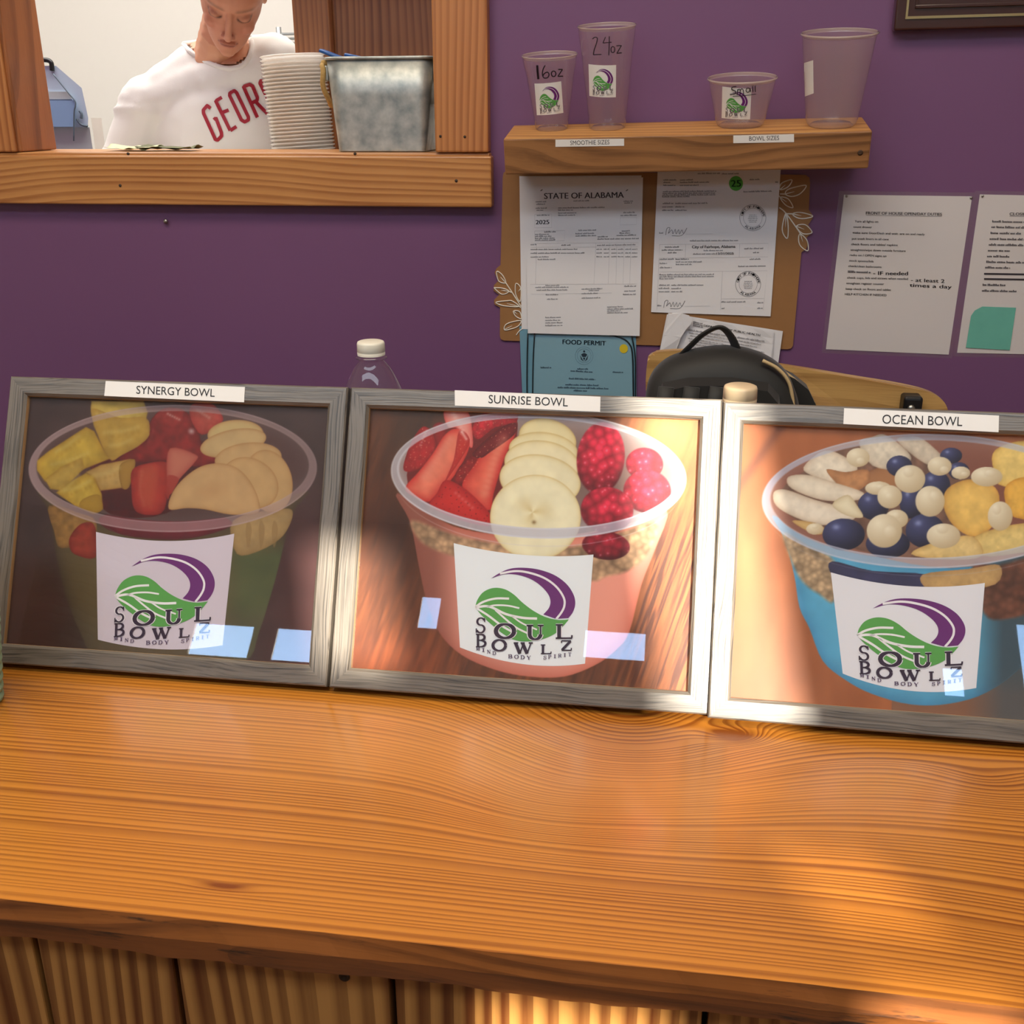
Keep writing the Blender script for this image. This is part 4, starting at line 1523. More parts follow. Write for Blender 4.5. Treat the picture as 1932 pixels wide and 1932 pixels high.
def bottle(label, cap_top, cap_w, Y, rbody, shoulder, capmat, wide):
    pc = onY(cap_top[0], cap_top[1], Y)
    s = mpp(pc)
    rc = cap_w * s / 2
    H = float(pc[2]) - CZ - rc * .20
    t = thing('water_bottle', label, 'bottle', (float(pc[0]), Y, CZ))
    ch_ = rc * 1.02
    ncap = H - ch_
    prf = [(0, .006), (rbody * .55, .004), (rbody * .8, .0), (rbody * .95, .006), (rbody, .02)]
    zs_ = ncap - shoulder
    k = 0
    z = .02
    while z < zs_ - .012:
        z += .012
        k += 1
        prf.append((rbody - (.0022 if k % 2 else 0), z))
    for f in np.linspace(.08, 1, 10):
        prf.append((rc * .88 + (rbody - rc * .88) * math.cos(f * math.pi / 2) ** .8, zs_ + (shoulder - .006) * f))
    prf += [(rc * .88, ncap - .004), (rc * 1.12, ncap - .0035), (rc * 1.12, ncap - .0015), (rc * .86, ncap - .001), (rc * .86, ncap + ch_ * .8)]
    lathe('body', prf, M_PET, t, 48)
    bm = bmesh.new()
    bm_lathe(bm, [(rc * .99, ncap + .0004), (rc, ncap + ch_ * .22), (rc * .97, ncap + ch_ * .25), (rc, ncap + ch_ * .3), (rc * .99, ncap + ch_ * .82), (rc * .94, ncap + ch_ * .95), (rc * .82, ncap + ch_), (0, ncap + ch_)], 60)
    bm_obj('cap', bm, capmat, t, True)
    if not wide:
        # water inside
        zw = ncap - shoulder * .75
        prw = [(0, .007)] + [(max(r_ - .0012, .001), z_ + .001) for r_, z_ in prf if .004 < z_ < zw] + [(rc, zw), (0, zw)]
    return t


bottle('clear water bottle with white cap behind the synergy and sunrise pictures', (699, 638), 53, 1.185, .0415, .085, M_CAP, False)
bottle('bottle with wide beige cap behind the sunrise and ocean pictures', (1398, 720.5), 64, 1.17, .045, .05, plain('bottle_cap_beige', (222, 196, 158), .4), True)

# ------------------------------------------------------------------ pale green rope basket at the left edge
M_ROPE = plain('green_rope', (150, 176, 146), .8, noise=.15, nscale=90, bump=.4)
gb = onZ(-64, 1330, CZ)
bas = thing('rope_basket', 'pale green coiled rope basket at the left edge of the counter', 'basket', (float(gb[0]), float(gb[1]), CZ))
rb_ = 67 * float((gb - CAM) @ FWD) / FPX
for k in range(19):
    z = .006 + k * .0105
    r = rb_ - .006 + .026 * (k / 21)
    tube('rope_coil', [(r * math.cos(a_), r * math.sin(a_), z + .0012 * math.sin(a_ * 9)) for a_ in np.linspace(0, 2 * math.pi, 49)[:-1]], .0062, M_ROPE, bas, 8, True)
lathe('bottom', [(0, .002), (rb_ - .008, .002), (rb_ - .008, .006), (0, .006)], M_ROPE, bas, 40)

# ------------------------------------------------------------------ nested bowls on the sill
M_STACK = clear('stacked_bowl_plastic', (.98, .97, .96), .92, .14, 1.45, (252, 248, 243), 1.6)
YK = 2.295
b0 = np.array([onY(577, 300, YK)[0], YK, ZW])
s = mpp(b0)
rr = 60.0 * s
ztop = float(onY(551, 104, YK)[2])
pitch_ = 6.45 * s
NST = int((ztop - ZW - .062) / pitch_) + 1
bm = bmesh.new()
bm_lathe(bm, [(0, .0012), (rr * .66, .0010), (rr * .72, 0), (rr * .78, .004), (rr * .93, .058), (rr * .955, .0585), (rr * .985, .0590), (rr, .0605), (rr * .995, .0622), (rr * .97, .0628), (rr * .95, .0612)], 56)
st0 = bm_obj('stacked_bowl', bm, M_STACK, None, True)
lean_ = Matrix.Rotation(-.055, 4, 'Y')
for k in range(NST):
    o = st0 if k == 0 else st0.copy()
    if k:
        COL.objects.link(o)
    off = lean_ @ Vector((0, 0, k * pitch_))
    o.matrix_world = Matrix.Translation(Vector(b0) + off + Vector((0, 0, .0005 + (rr * .72) * .055))) @ lean_ @ Matrix.Rotation(k * .7, 4, 'Z')
    tag(o, 'topmost clear plastic bowl of the stack beside the galvanized bucket' if k == NST - 1 else 'clear plastic bowl nested in the tall stack beside the galvanized bucket', 'bowl', 'nested plastic bowls on the window sill')

# ------------------------------------------------------------------ galvanized bucket
M_ZINC, nt, bb = new_mat('galvanized_zinc')
bb.inputs['Metallic'].default_value = .7
bb.inputs['Roughness'].default_value = .48
tc = nt.nodes.new('ShaderNodeTexCoord')
nz = nt.nodes.new('ShaderNodeTexNoise')
nz.inputs['Scale'].default_value = 45
nz.inputs['Detail'].default_value = 5
rp = nt.nodes.new('ShaderNodeValToRGB')
rp.color_ramp.elements[0].position = .3
rp.color_ramp.elements[0].color = L(150, 158, 158)
rp.color_ramp.elements[1].position = .7
rp.color_ramp.elements[1].color = L(206, 208, 202)
nt.links.new(tc.outputs['Object'], nz.inputs['Vector'])
nt.links.new(nz.outputs[0], rp.inputs[0])
nt.links.new(rp.outputs[0], bb.inputs['Base Color'])
YBK = 2.048
kb = onY(716, 274, YBK)
s = mpp(kb)
bk = thing('galvanized_bucket', 'square galvanized bucket with rope handles on the window sill', 'bucket', (float(kb[0]), YBK + .078, ZS))
wb, wt, hb = 171 * s / 2, 208 * s / 2, 167 * s


def rrect(hw, hd, r, z, n_=7):
    P = []
    for (cx_, cy_, a0) in ((hw - r, hd - r, 0), (-hw + r, hd - r, 90), (-hw + r, -hd + r, 180), (hw - r, -hd + r, 270)):
        for i in range(n_ + 1):
            a_ = math.radians(a0 + 90 * i / n_)
            P.append((cx_ + r * math.cos(a_), cy_ + r * math.sin(a_), z))
    return P


bm = bmesh.new()
lv = []
for z, f in ((.001, 0), (.003, .0), (hb * .3, .3), (hb * .6, .6), (hb * .985, .985)):
    lv.append([bm.verts.new(p_) for p_ in rrect(wb + (wt - wb) * f, .068 + .008 * f, .012 + .022 * f, z)])
for z, f in ((hb * .985, .97), (hb * .5, .48), (.006, .0)):
    lv.append([bm.verts.new(p_) for p_ in rrect(wb - .002 + (wt - wb) * f, .066 + .008 * f, .011 + .022 * f, z)])
m_ = len(lv[0])
for a_, b__ in zip(lv, lv[1:]):
    for i in range(m_):
        bm.faces.new((a_[i], a_[(i + 1) % m_], b__[(i + 1) % m_], b__[i]))
bm.faces.new(lv[0][::-1])
bm.faces.new(lv[-1])
bm_obj('body', bm, M_ZINC, bk, True)
tube('rolled_rim', rrect(wt + .001, .0775, .034, hb - .002), .0028, M_ZINC, bk, 8, True)
M_JUTE = plain('jute_rope', (186, 152, 92), .85, noise=.3, nscale=220, bump=.5)
for sx in (-1, 1):
    x_ = sx * (wt + .007)
    tube('rope_handle', [(x_ + sx * .002 * math.sin(i * .6), yy, zz) for i, (yy, zz) in enumerate(spline([(-.035, hb * .93), (-.052, hb * .90), (-.05, hb * .74), (-.03, hb * .56), (0, hb * .50), (.03, hb * .56), (.05, hb * .74), (.04, hb * .93)], 6))], .0048, M_JUTE, bk, 8)
    for yy in (-.036, .036):
        lathe('rope_knot', [(0, -.008), (.006, -.006), (.0085, 0), (.006, .006), (0, .008)], M_JUTE, bk, 12, (x_, yy, hb * .94))
    box('handle_tab', (min(x_, x_ - sx * .009), -.05, hb * .76), (max(x_, x_ - sx * .009), -.022, hb * .92), M_ZINC, bk, .002)
# blue spoons standing in the bucket
M_BLUE = plain('blue_plastic', (34, 84, 150), .4)
bc = Vector((float(kb[0]), YBK + .075, ZS))
for (pa, pb, lab) in (((607, 96), (650, 112), 'blue plastic spoon poking out at the left of the bucket'), ((654, 104), (690, 112), 'blue plastic spoon barely showing over the bucket rim')):
    A0, B0 = onY(pa[0], pa[1], YBK + .055), onY(pb[0], pb[1], YBK + .055)
    A0, B0 = Vector(A0), Vector(B0)
    d_ = (B0 - A0).normalized()
    end = A0 + d_ * .12
    end.z = max(end.z, ZS + .05)
    o = tube('blue_spoon', [A0, A0 + (end - A0) * .15, A0 + (end - A0) * .5, end], .004, M_BLUE, None, 10, flat=(.0035, .016), loc=tuple(end))
    tag(o, lab, 'spoon', 'blue spoons in the bucket')

# ------------------------------------------------------------------ crumpled banknotes on the sill
M_NOTE = plain('banknote_paper', (196, 198, 160), .7, noise=.35, nscale=60)
for (x0, x1, y0, lab, sd) in ((205, 300, 268, 'crumpled pale green banknote lying at the left on the window sill', 1), (270, 372, 268, 'crumpled dark green banknote lying right of the pale one on the sill', 5)):
    YN = 2.115
    A0, B0 = onY(x0, y0, YN), onY(x1, y0, YN)
    Lx = float(B0[0] - A0[0])
    V, Fc = [], []
    nu, nv = 18, 8
    for j in range(nv + 1):
        for i in range(nu + 1):
            u, v = i / nu, j / nv
            z = .006 + .008 * mnoise.noise(Vector((u * 4 + sd, v * 2.5, sd))) + .008 * max(0, abs(u - .5) * 2 - .6)
            V.append((u * Lx - Lx / 2, v * .062 - .031 + .006 * math.sin(u * 5 + sd), max(z, .0006)))
    for j in range(nv):
        for i in range(nu):
            a_ = j * (nu + 1) + i
            Fc.append((a_, a_ + 1, a_ + nu + 2, a_ + nu + 1))
    o = mesh_obj('banknote', V, Fc, M_NOTE if sd == 1 else plain('banknote_dark', (96, 98, 66), .7, noise=.5, nscale=50), None, True, (float((A0[0] + B0[0]) / 2), YN, ZS))
    mdf = o.modifiers.new('thickness', 'SOLIDIFY')
    mdf.thickness = .0005
    tag(o, lab, 'banknote', 'banknotes on the sill')

# ------------------------------------------------------------------ pale blue machine in the kitchen
M_PB = plain('pale_blue_plastic', (194, 214, 232), .4)
M_PB2 = plain('blue_panel', (146, 180, 218), .4)
M_PG = plain('pale_grey_plastic', (196, 206, 206), .45)


def S8(x, y):
    return (60 + x / 9.66, 90 + y / 9.66)


YM = 3.05
mo = onY(*S8(500, 1700), YM)
zt = 0.93
tb = thing('kitchen_bench', 'white kitchen worktop under the pale blue machine', 'table', (float(mo[0]), YM + .2, 0))
box('top', (-1.2, -.3, zt - .04), (.24, .75, zt), M_PG, tb, .004)
for x_ in (-1.15, .2):
    for y_ in (-.1, .7):
        box('leg', (x_ - .025, y_ - .025, 0), (x_ + .025, y_ + .025, zt - .04), M_PG, tb)
mc = thing('juice_machine', 'pale blue kitchen machine with black top handle seen through the window', 'machine', (float(mo[0]), YM, zt))
MO = np.array([float(mo[0]), YM, zt])
MD = ray(130, 200) * np.array((1, 1, 0))
MD = MD / np.linalg.norm(MD)              # the machine faces the window


def prism(name, P, y0, y1, mat, zmin=None):
    pts = [onY(*S8(*p_), YM) - MO for p_ in P]
    for p_ in pts:
        p_[1] = y0
        if zmin is not None and p_[2] < zmin:
            p_[2] = zmin
    for p_ in pts:
        p_ += MD * y0 - np.array((0, y0, 0))
    return slab(name, pts, MD * (y1 - y0), mat, mc)


prism('housing', [(-200, 330), (440, 330), (910, 735), (1030, 1285), (1020, 1450), (-200, 1450)], 0, .22, M_PB)
prism('front_panel', [(-200, 960), (770, 960), (790, 1100), (760, 1440), (-200, 1440)], -.012, .001, M_PB2)
prism('front_band', [(-200, 800), (650, 800), (740, 940), (-200, 940)], -.008, .001, M_PG)
pts = [onY(*S8(*p_), YM) - MO for p_ in ((-200, 1452), (1020, 1452), (1110, 1800), (-200, 1800))]
pts[2][2] = pts[3][2] = .002
for p_ in pts:
    p_[1] = .01
slab('lower_body', pts, MD * .2, M_PG, mc)
tube('seam', [Vector(onY(*S8(*p_), YM - .013) - MO) for p_ in spline([(390, 480), (640, 790), (780, 960), (795, 1060), (770, 1200), (765, 1700)], 5)], .0022, plain('seam_grey', (92, 108, 122), .5), mc, 6)
tube('latch', [Vector(onY(*S8(*p_), YM - .006) - MO) for p_ in spline([(870, 1150), (905, 1210), (900, 1290)], 5)], .004, bpy.data.materials['seam_grey'], mc, 6)
tube('latch', [Vector(onY(*S8(*p_), YM - .006) - MO) for p_ in spline([(820, 1300), (900, 1400), (1015, 1430)], 5)], .0035, bpy.data.materials['seam_grey'], mc, 6)
tube('handle', [Vector(onY(*S8(*p_), YM - .004) - MO) for p_ in spline([(60, 330), (90, 250), (180, 225), (290, 230), (350, 270), (365, 340), (370, 420)], 5)], .0065, M_BLACK, mc, 10)
# clear jar next to it
jp = onY(*S8(1215, 1600), YM + .42)
js = mpp(jp)
jr = 9.0 * js
t = thing('plastic_jar', 'clear empty jar beside the pale blue machine', 'jar', (float(jp[0]), YM + .42, zt))
hj = float(onY(*S8(1200, 1280), YM + .42)[2]) - zt
lathe('body', [(0, .004), (jr * .9, .002), (jr, .01), (jr, hj * .97), (jr * 1.06, hj)], M_CUP2, t, 32)
# wire rack corner behind the worker
M_WIRE = plain('rack_wire', (188, 190, 190), .35, metal=.8)
rp_ = onY(560, 140, 3.6)
t = thing('wire_rack', 'metal wire rack corner behind the worker', 'rack', (float(rp_[0]) + .15, 3.6, 0))
zr = float(onY(545, 64, 3.6)[2])
for k in range(3):
    tube('wire', [(-.22, .03 * k, zr - .012 * k), (.5, .03 * k, zr - .012 * k)], .004, M_WIRE, t, 6)
tube('post', [(-.2, 0, 0.0), (-.2, 0, zr + .02)], .009, M_WIRE, t, 8)
tube('post', [(.48, 0, 0.0), (.48, 0, zr + .02)], .009, M_WIRE, t, 8)

# ------------------------------------------------------------------ the worker behind the window
pr_ = thing('person', 'person in a white long sleeve shirt with red letters looking down behind the sill', 'person', (-1.12, 2.80, 0))
PO = np.array([-1.12, 2.80, 0.0])


def blob(bm, c, r, rot=None, sub=3):
    ret = bmesh.ops.create_icosphere(bm, subdivisions=sub, radius=1.0)
    for v in ret['verts']:
        q_ = Vector((v.co.x * r[0], v.co.y * r[1], v.co.z * r[2]))
        if rot is not None:
            q_ = rot @ q_
        v.co = q_ + Vector(c)


def limb(bm, a_, b__, ra, rb, n_=10):
    a_, b__ = Vector(a_), Vector(b__)
    for i in range(n_ + 1):
        f = i / n_
        blob(bm, a_.lerp(b__, f), (ra + (rb - ra) * f,) * 3, None, 2)


def remesh(bm, name, vox, smooth=4):
    me = bpy.data.meshes.new(name)
    bm.to_mesh(me)
    bm.free()
    o_ = bpy.data.objects.new(name, me)
    COL.objects.link(o_)
    r_ = o_.modifiers.new('r', 'REMESH')
    r_.mode = 'VOXEL'
    r_.voxel_size = vox
    s_ = o_.modifiers.new('s', 'SMOOTH')
    s_.factor = .5
    s_.iterations = smooth
    dg = bpy.context.evaluated_depsgraph_get()
    m2 = bpy.data.meshes.new_from_object(o_.evaluated_get(dg))
    bpy.data.objects.remove(o_)
    bpy.data.meshes.remove(me)
    return m2


# joints from the photograph, each at its own depth
def J(x, y, Y):
    return Vector(onY(x, y, Y))


PE = J(433, 33, 2.44)                       # between the eyes, on the face
HR = Matrix.Rotation(math.atan2(PE.x - CAM[0], -(PE.y - CAM[1])) + math.pi, 3, 'Z') @ Matrix.Rotation(math.radians(10), 3, 'Y') @ Matrix.Rotation(math.radians(50), 3, 'X')
HC = PE - HR @ Vector((0, -.067, 0))


def hp(x, y, z):
    return HC + HR @ Vector((x, y, z))


bm = bmesh.new()
LV = [(-.1165, .010, -.056, -.034), (-.113, .020, -.065, -.022), (-.106, .028, -.071, -.006), (-.094, .037, -.073, .012), (-.080, .046, -.073, .034),
      (-.064, .053, -.0725, .058), (-.045, .0595, -.0725, .076), (-.026, .0655, -.072, .089), (-.008, .0675, -.0665, .097), (.008, .0685, -.0675, .102),
      (.022, .0695, -.0735, .105), (.040, .071, -.074, .106), (.058, .071, -.070, .104), (.078, .067, -.060, .098), (.095, .058, -.044, .086), (.108, .044, -.023, .068), (.116, .024, .002, .046)]
rings_ = []
for z_, w_, f_, b_ in LV:
    cy_, hy_ = (f_ + b_) / 2, (b_ - f_) / 2
    ring_ = []
    for i in range(36):
        a_ = 2 * math.pi * i / 36
        ca, sa_ = math.cos(a_), math.sin(a_)
        e_ = .86 if sa_ < 0 else 1.0
        ring_.append(bm.verts.new(hp(w_ * math.copysign(abs(ca) ** .92, ca), cy_ + hy_ * math.copysign(abs(sa_) ** e_, sa_), z_)))
    rings_.append(ring_)
for ra_, rb2 in zip(rings_, rings_[1:]):
    for i in range(36):
        bm.faces.new((ra_[i], ra_[(i + 1) % 36], rb2[(i + 1) % 36], rb2[i]))
bm.faces.new(rings_[0][::-1])
bm.faces.new(rings_[-1])
for sx in (-1, 1):
    blob(bm, hp(sx * .0305, -.0565, -.002), (.0150, .0135, .0095), HR)              # eyelid
    blob(bm, hp(sx * .034, -.0445, -.034), (.021, .0215, .021), HR)                   # cheek
    blob(bm, hp(sx * .071, .024, -.010), (.0065, .015, .027), HR @ Matrix.Rotation(.3, 3, 'X'))  # ear
    blob(bm, hp(sx * .0105, -.0800, -.0440), (.0062, .0072, .0056), HR)             # nostril wing
limb(bm, hp(0, -.0690, .010), hp(0, -.0880, -.0395), .0070, .0088, 10)             # nose
blob(bm, hp(0, -.0745, -.0670), (.0200, .0068, .0042), HR)                          # upper lip
blob(bm, hp(0, -.0730, -.0750), (.0175, .0072, .0050), HR)                          # lower lip
blob(bm, hp(0, -.0680, -.1020), (.0170, .0100, .0110), HR)                          # chin
NK = J(408, 112, 2.605)
limb(bm, hp(0, .050, -.040), NK, .050, .054, 8)
limb(bm, NK, NK + Vector((0, .02, -.05)), .054, .056, 4)
head_me = remesh(bm, 'head', .0026, 3)

SHL, SHR_ = J(284, 196, 2.585), J(520, 118, 2.62)
ELB, WRI = J(216, 335, 2.56), J(330, 470, 2.54)
ELR, WRR = J(592, 330, 2.64), J(540, 480, 2.56)
CH = (SHL + SHR_) / 2 + Vector((.0, .02, -.13))
HIP = Vector((CH.x + .03, CH.y + .16, .95))


def torso(bm, k):
    ax_ = (SHR_ - SHL).normalized()
    rot = Matrix.Rotation(math.atan2(ax_.y, ax_.x), 3, 'Z') @ Matrix.Rotation(-math.asin(ax_.z), 3, 'Y')
    blob(bm, CH, (.160 + k, .098 + k, .165 + k), rot)
    blob(bm, CH + Vector((0, -.010, .055)), (.135 + k, .080 + k, .085 + k), rot)
    limb(bm, SHL, SHR_, .056 + k, .054 + k, 12)
    limb(bm, NK + Vector((-.03, .02, .0)), SHL, .046 + k, .055 + k, 8)
    limb(bm, NK + Vector((.03, .025, .0)), SHR_, .046 + k, .052 + k, 8)
    blob(bm, CH.lerp(HIP, .55), (.145 + k, .10 + k, .2 + k))
    blob(bm, HIP, (.165 + k, .115 + k, .15 + k))
    limb(bm, SHL, ELB, .060 + k, .046 + k, 12)
    limb(bm, ELB, WRI, .043 + k, .029 + k, 10)
    limb(bm, SHR_, ELR, .056 + k, .044 + k, 12)
    limb(bm, ELR, WRR, .042 + k, .029 + k, 10)


bm = bmesh.new()
torso(bm, -.004)
for wr, sx in ((WRI, 1), (WRR, -1)):
    blob(bm, wr + Vector((.0, -.04, -.03)), (.038, .05, .016))
    for q_ in range(4):
        limb(bm, wr + Vector((-.026 + .0175 * q_, -.075, -.035)), wr + Vector((-.03 + .02 * q_, -.125 - .012 * (q_ in (1, 2)), -.062)), .0088, .0072, 6)
    limb(bm, wr + Vector((sx * .03, -.03, -.03)), wr + Vector((sx * .055, -.075, -.05)), .0105, .008, 6)
for sx in (-1, 1):
    kn_ = HIP + Vector((sx * .10, -.04, -.46))
    ft = Vector((kn_.x + sx * .01, kn_.y + .06, .05))
    limb(bm, HIP + Vector((sx * .085, 0, -.04)), kn_, .085, .058, 10)
    limb(bm, kn_, ft, .055, .036, 10)
    limb(bm, ft + Vector((0, .02, -.015)), ft + Vector((0, -.15, -.022)), .034, .027, 6)
body_me = remesh(bm, 'body', .009, 4)

# shirt
bm = bmesh.new()
torso(bm, .008)
sh_me = remesh(bm, 'shirt', .0075, 6)
nvs = len(sh_me.vertices)
SV = np.zeros(nvs * 3)
sh_me.vertices.foreach_get('co', SV)
SV = SV.reshape(-1, 3)
SN = np.zeros(nvs * 3)
sh_me.vertices.foreach_get('normal', SN)
SN = SN.reshape(-1, 3)
armdir = np.array((ELB - SHL).normalized())
for i in range(nvs):
    p_ = Vector(SV[i])
    tarm = (p_ - SHL).dot(Vector(armdir))
    arm = max(0.0, min(1.0, (tarm + .02) / .08)) * (1.0 if p_.x < SHL.x + .10 else 0.0)
    w_ = mnoise.noise(Vector((p_.x * 9, p_.y * 9, p_.z * 14))) * .004
    w_ += arm * ((1 - abs(mnoise.noise(Vector((tarm * 17 + (p_.x - p_.z) * 6, p_.y * 5, 3.3))))) ** 5 * .012 - .005)
    w_ += (1 - arm) * abs(mnoise.noise(Vector(((p_.x + p_.z * .8) * 11, (p_.z - p_.x * .6) * 5, 1.7)))) * .008
    SV[i] += SN[i] * w_
COLLAR = [(345, 66), (352, 82), (372, 99), (395, 112), (418, 120.5), (436, 122), (452, 118), (463, 106), (468, 92), (469, 80)]
cpoly = COLLAR + [(480, -40), (330, -40)]


def inpoly(x, y, P):
    c_ = np.zeros(len(x), bool)
    j = len(P) - 1
    for i in range(len(P)):
        xi, yi = P[i][:2]
        xj, yj = P[j][:2]
        if yi != yj:
            c_ ^= ((yi > y) != (yj > y)) & (x < (xj - xi) * (y - yi) / (yj - yi) + xi)
        j = i
    return c_


sx_, sy_ = prj(SV)
hole = inpoly(sx_, sy_, cpoly) & (SV[:, 2] > NK.z - .12) & (SV[:, 1] < NK.y + .07)
keep = [tuple(p_.vertices) for p_ in sh_me.polygons if not any(hole[i] for i in p_.vertices) and SV[p_.vertices[0]][2] > .86]
# sleeves end at the wrists
kp = []
for f in keep:
    c_ = Vector(SV[f[0]])
    if (c_ - WRI).length < .035 or (c_ - WRR).length < .035:
        continue
    kp.append(f)
neck_f = [tuple(p_.vertices) for p_ in sh_me.polygons if all(hole[i] for i in p_.vertices)]
# one mesh: head and trunk joined
nv1, nv2 = len(head_me.vertices), len(body_me.vertices)
V1 = np.zeros(nv1 * 3)
head_me.vertices.foreach_get('co', V1)
V2 = np.zeros(nv2 * 3)
body_me.vertices.foreach_get('co', V2)
V1, V2 = V1.reshape(-1, 3), V2.reshape(-1, 3)
Fc = [tuple(p_.vertices) for p_ in head_me.polygons] + [tuple(i + nv1 for i in p_.vertices) for p_ in body_me.polygons]
used_ = sorted({i for f in neck_f for i in f})
remap = {v_: nv1 + nv2 + k for k, v_ in enumerate(used_)}
Fc += [tuple(remap[i] for i in f) for f in neck_f]              # chest inside the neckline
V3 = SV[used_] - SN[used_] * .006
VV = np.vstack([V1, V2, V3]) - PO
M_SKIN = vcol_mat('skin', .5, .35)
bodyo = mesh_obj('body', VV, Fc, M_SKIN, pr_, True)
N_ = len(VV)
px_, py_ = prj(VV + PO)
col = np.tile(np.array(L(214, 158, 126))[:3], (N_, 1))
HRn = np.array(HR)
loc_ = (VV + PO - np.array(HC)) @ HRn           # head-local coordinates


def tint(mask, rgb):
    c_ = np.array(L(*rgb))[:3]
    mk = np.clip(mask, 0, 1)[:, None]
    col[:] = col * (1 - mk) + c_ * mk


def gauss(cx_, cy_, sx, sz, p=2):
    return np.exp(-(np.abs((loc_[:, 0] - cx_) / sx) ** p + np.abs((loc_[:, 2] - cy_) / sz) ** p))


front = ((loc_[:, 1] < -.012) & (np.arange(N_) < nv1)).astype(float)
headm = ((loc_[:, 2] > -.13) & (np.arange(N_) < nv1)).astype(float)
tint(headm * .55 * np.clip((-loc_[:, 1] + .03) / .06, 0, 1), (190, 124, 102))
for sx in (-1, 1):
    tint(front * gauss(sx * .036, -.036, .022, .022) * .4, (184, 104, 90))
    xx = np.abs(loc_[:, 0] - sx * .031)
    # brow: arched line
    bz = .0195 + .004 * np.cos((loc_[:, 0] * sx - .033) / .02) + .05 * (.0) 
    tint(front * np.exp(-((loc_[:, 2] - bz) / .0055) ** 2) * np.clip((.022 - xx) / .007, 0, 1) * .6, (124, 88, 68))
    lz = -.0085 + .5 * ((loc_[:, 0] * sx - .030)) ** 2 / .018
    tint(front * np.exp(-((loc_[:, 2] - lz) / .0045) ** 2) * np.clip((.0175 - xx) / .004, 0, 1) * .95, (44, 24, 20))
    tint(front * np.exp(-((loc_[:, 2] - .004) / .006) ** 2) * (xx < .016) * .25, (150, 96, 78))
tint(front * np.exp(-((loc_[:, 2] + .0705) / .0085) ** 2) * np.clip(1 - (loc_[:, 0] / .024) ** 4, 0, 1) * .7, (152, 76, 66))
tint(front * np.exp(-((loc_[:, 2] + .0705) / .0016) ** 2) * (np.abs(loc_[:, 0]) < .022) * .8, (92, 40, 36))
for sx in (-1, 1):
    tint(front * gauss(sx * .0075, -.0525, .0035, .0028) * .4, (96, 48, 40))
tint((np.arange(N_) >= nv1) * (VV[:, 2] < .93).astype(float), (40, 42, 52))          # trousers and shoes
at = bodyo.data.attributes.new('Col', 'FLOAT_COLOR', 'POINT')
at.data.foreach_set('color', np.hstack([col, np.ones((N_, 1))]).astype(np.float32).ravel())

# hair: cap over the back and top of the head with a small bun
bm = bmesh.new()
blob(bm, hp(0, .022, .032), (.0785, .099, .096), HR)
blob(bm, hp(0, .135, .05), (.035, .03, .035), HR)
hair = remesh(bm, 'hair', .006, 2)
bm = bmesh.new()
bm.from_mesh(hair)
HI_ = HR.inverted()
dele = []
for v in bm.verts:
    l_ = HI_ @ (v.co - HC)
    if (l_.y < -.006 and l_.z < .076) or (l_.y < .034 and l_.z < .018) or l_.z < -.06:
        dele.append(v)
bmesh.ops.delete(bm, geom=dele, context='VERTS')
for v in bm.verts:
    v.co -= Vector(PO)
bm_obj('hair', bm, plain('brown_hair', (96, 74, 56), .5, noise=.3, nscale=60), pr_, True)

M_SHIRT = plain('white_cotton', (226, 222, 216), .85, sheen=.2, bump=.1, nscale=300)
shirt = mesh_obj('shirt', SV - PO, kp, M_SHIRT, pr_, True)
bpy.context.view_layer.update()
tree = BVHTree.FromPolygons([Vector(v) for v in SV], [tuple(p_.vertices) for p_ in sh_me.polygons])
cp_ = []
COLLAR_T = [(340, 69), (347, 87), (368, 105), (392, 118.5), (417, 127.5), (436, 129), (455, 125), (468, 112), (474, 95), (475, 80)]
for (x, y) in spline(COLLAR_T, 4):
    d_ = Vector(ray(x, y)).normalized()
    h_ = tree.ray_cast(Vector(onY(x, y, 2.22)), d_)
    if h_[0] is None:
        h_ = tree.find_nearest(Vector(onY(x, y, NK.y)))
    cp_.append(h_[0] + Vector((0, .002, 0)))
mid_ = (cp_[0] + cp_[-1]) / 2
back = [cp_[-1] + Vector((-.004, .035, .004)), mid_ + Vector((.025, .085, .012)), mid_ + Vector((-.025, .085, .012)), cp_[0] + Vector((.004, .035, .004))]
ring = [Vector(v) for v in spline([tuple(v) for v in cp_[::3]] + [tuple(v) for v in back], 4, True)]
tube('collar', [v - Vector(PO) for v in ring], .0062, M_SHIRT, pr_, 8, True)


def S9(x, y):
    return (370 + x / 12.88, 140 + y / 12.88)


bpy.context.view_layer.update()
treeS = bvh_of(shirt)


def shirtmap(x, y, lift):
    d_ = Vector(ray(x, y)).normalized()
    h_ = treeS.ray_cast(Vector(onY(x, y, 2.25)), d_)
    q_ = h_[0] if h_[0] is not None else Vector(onY(x, y, CH.y - .1))
    return np.array(q_ - d_ * .0025) - PO


ink = Ink(shirtmap)
RD = (158, 24, 44)


def sub(P, k=7):
    o_ = []
    for a_, b__ in zip(P, P[1:]):
        for i in range(k):
            o_.append(np.asarray(a_) + (np.asarray(b__) - np.asarray(a_)) * i / k)
    return o_ + [np.asarray(P[-1])]


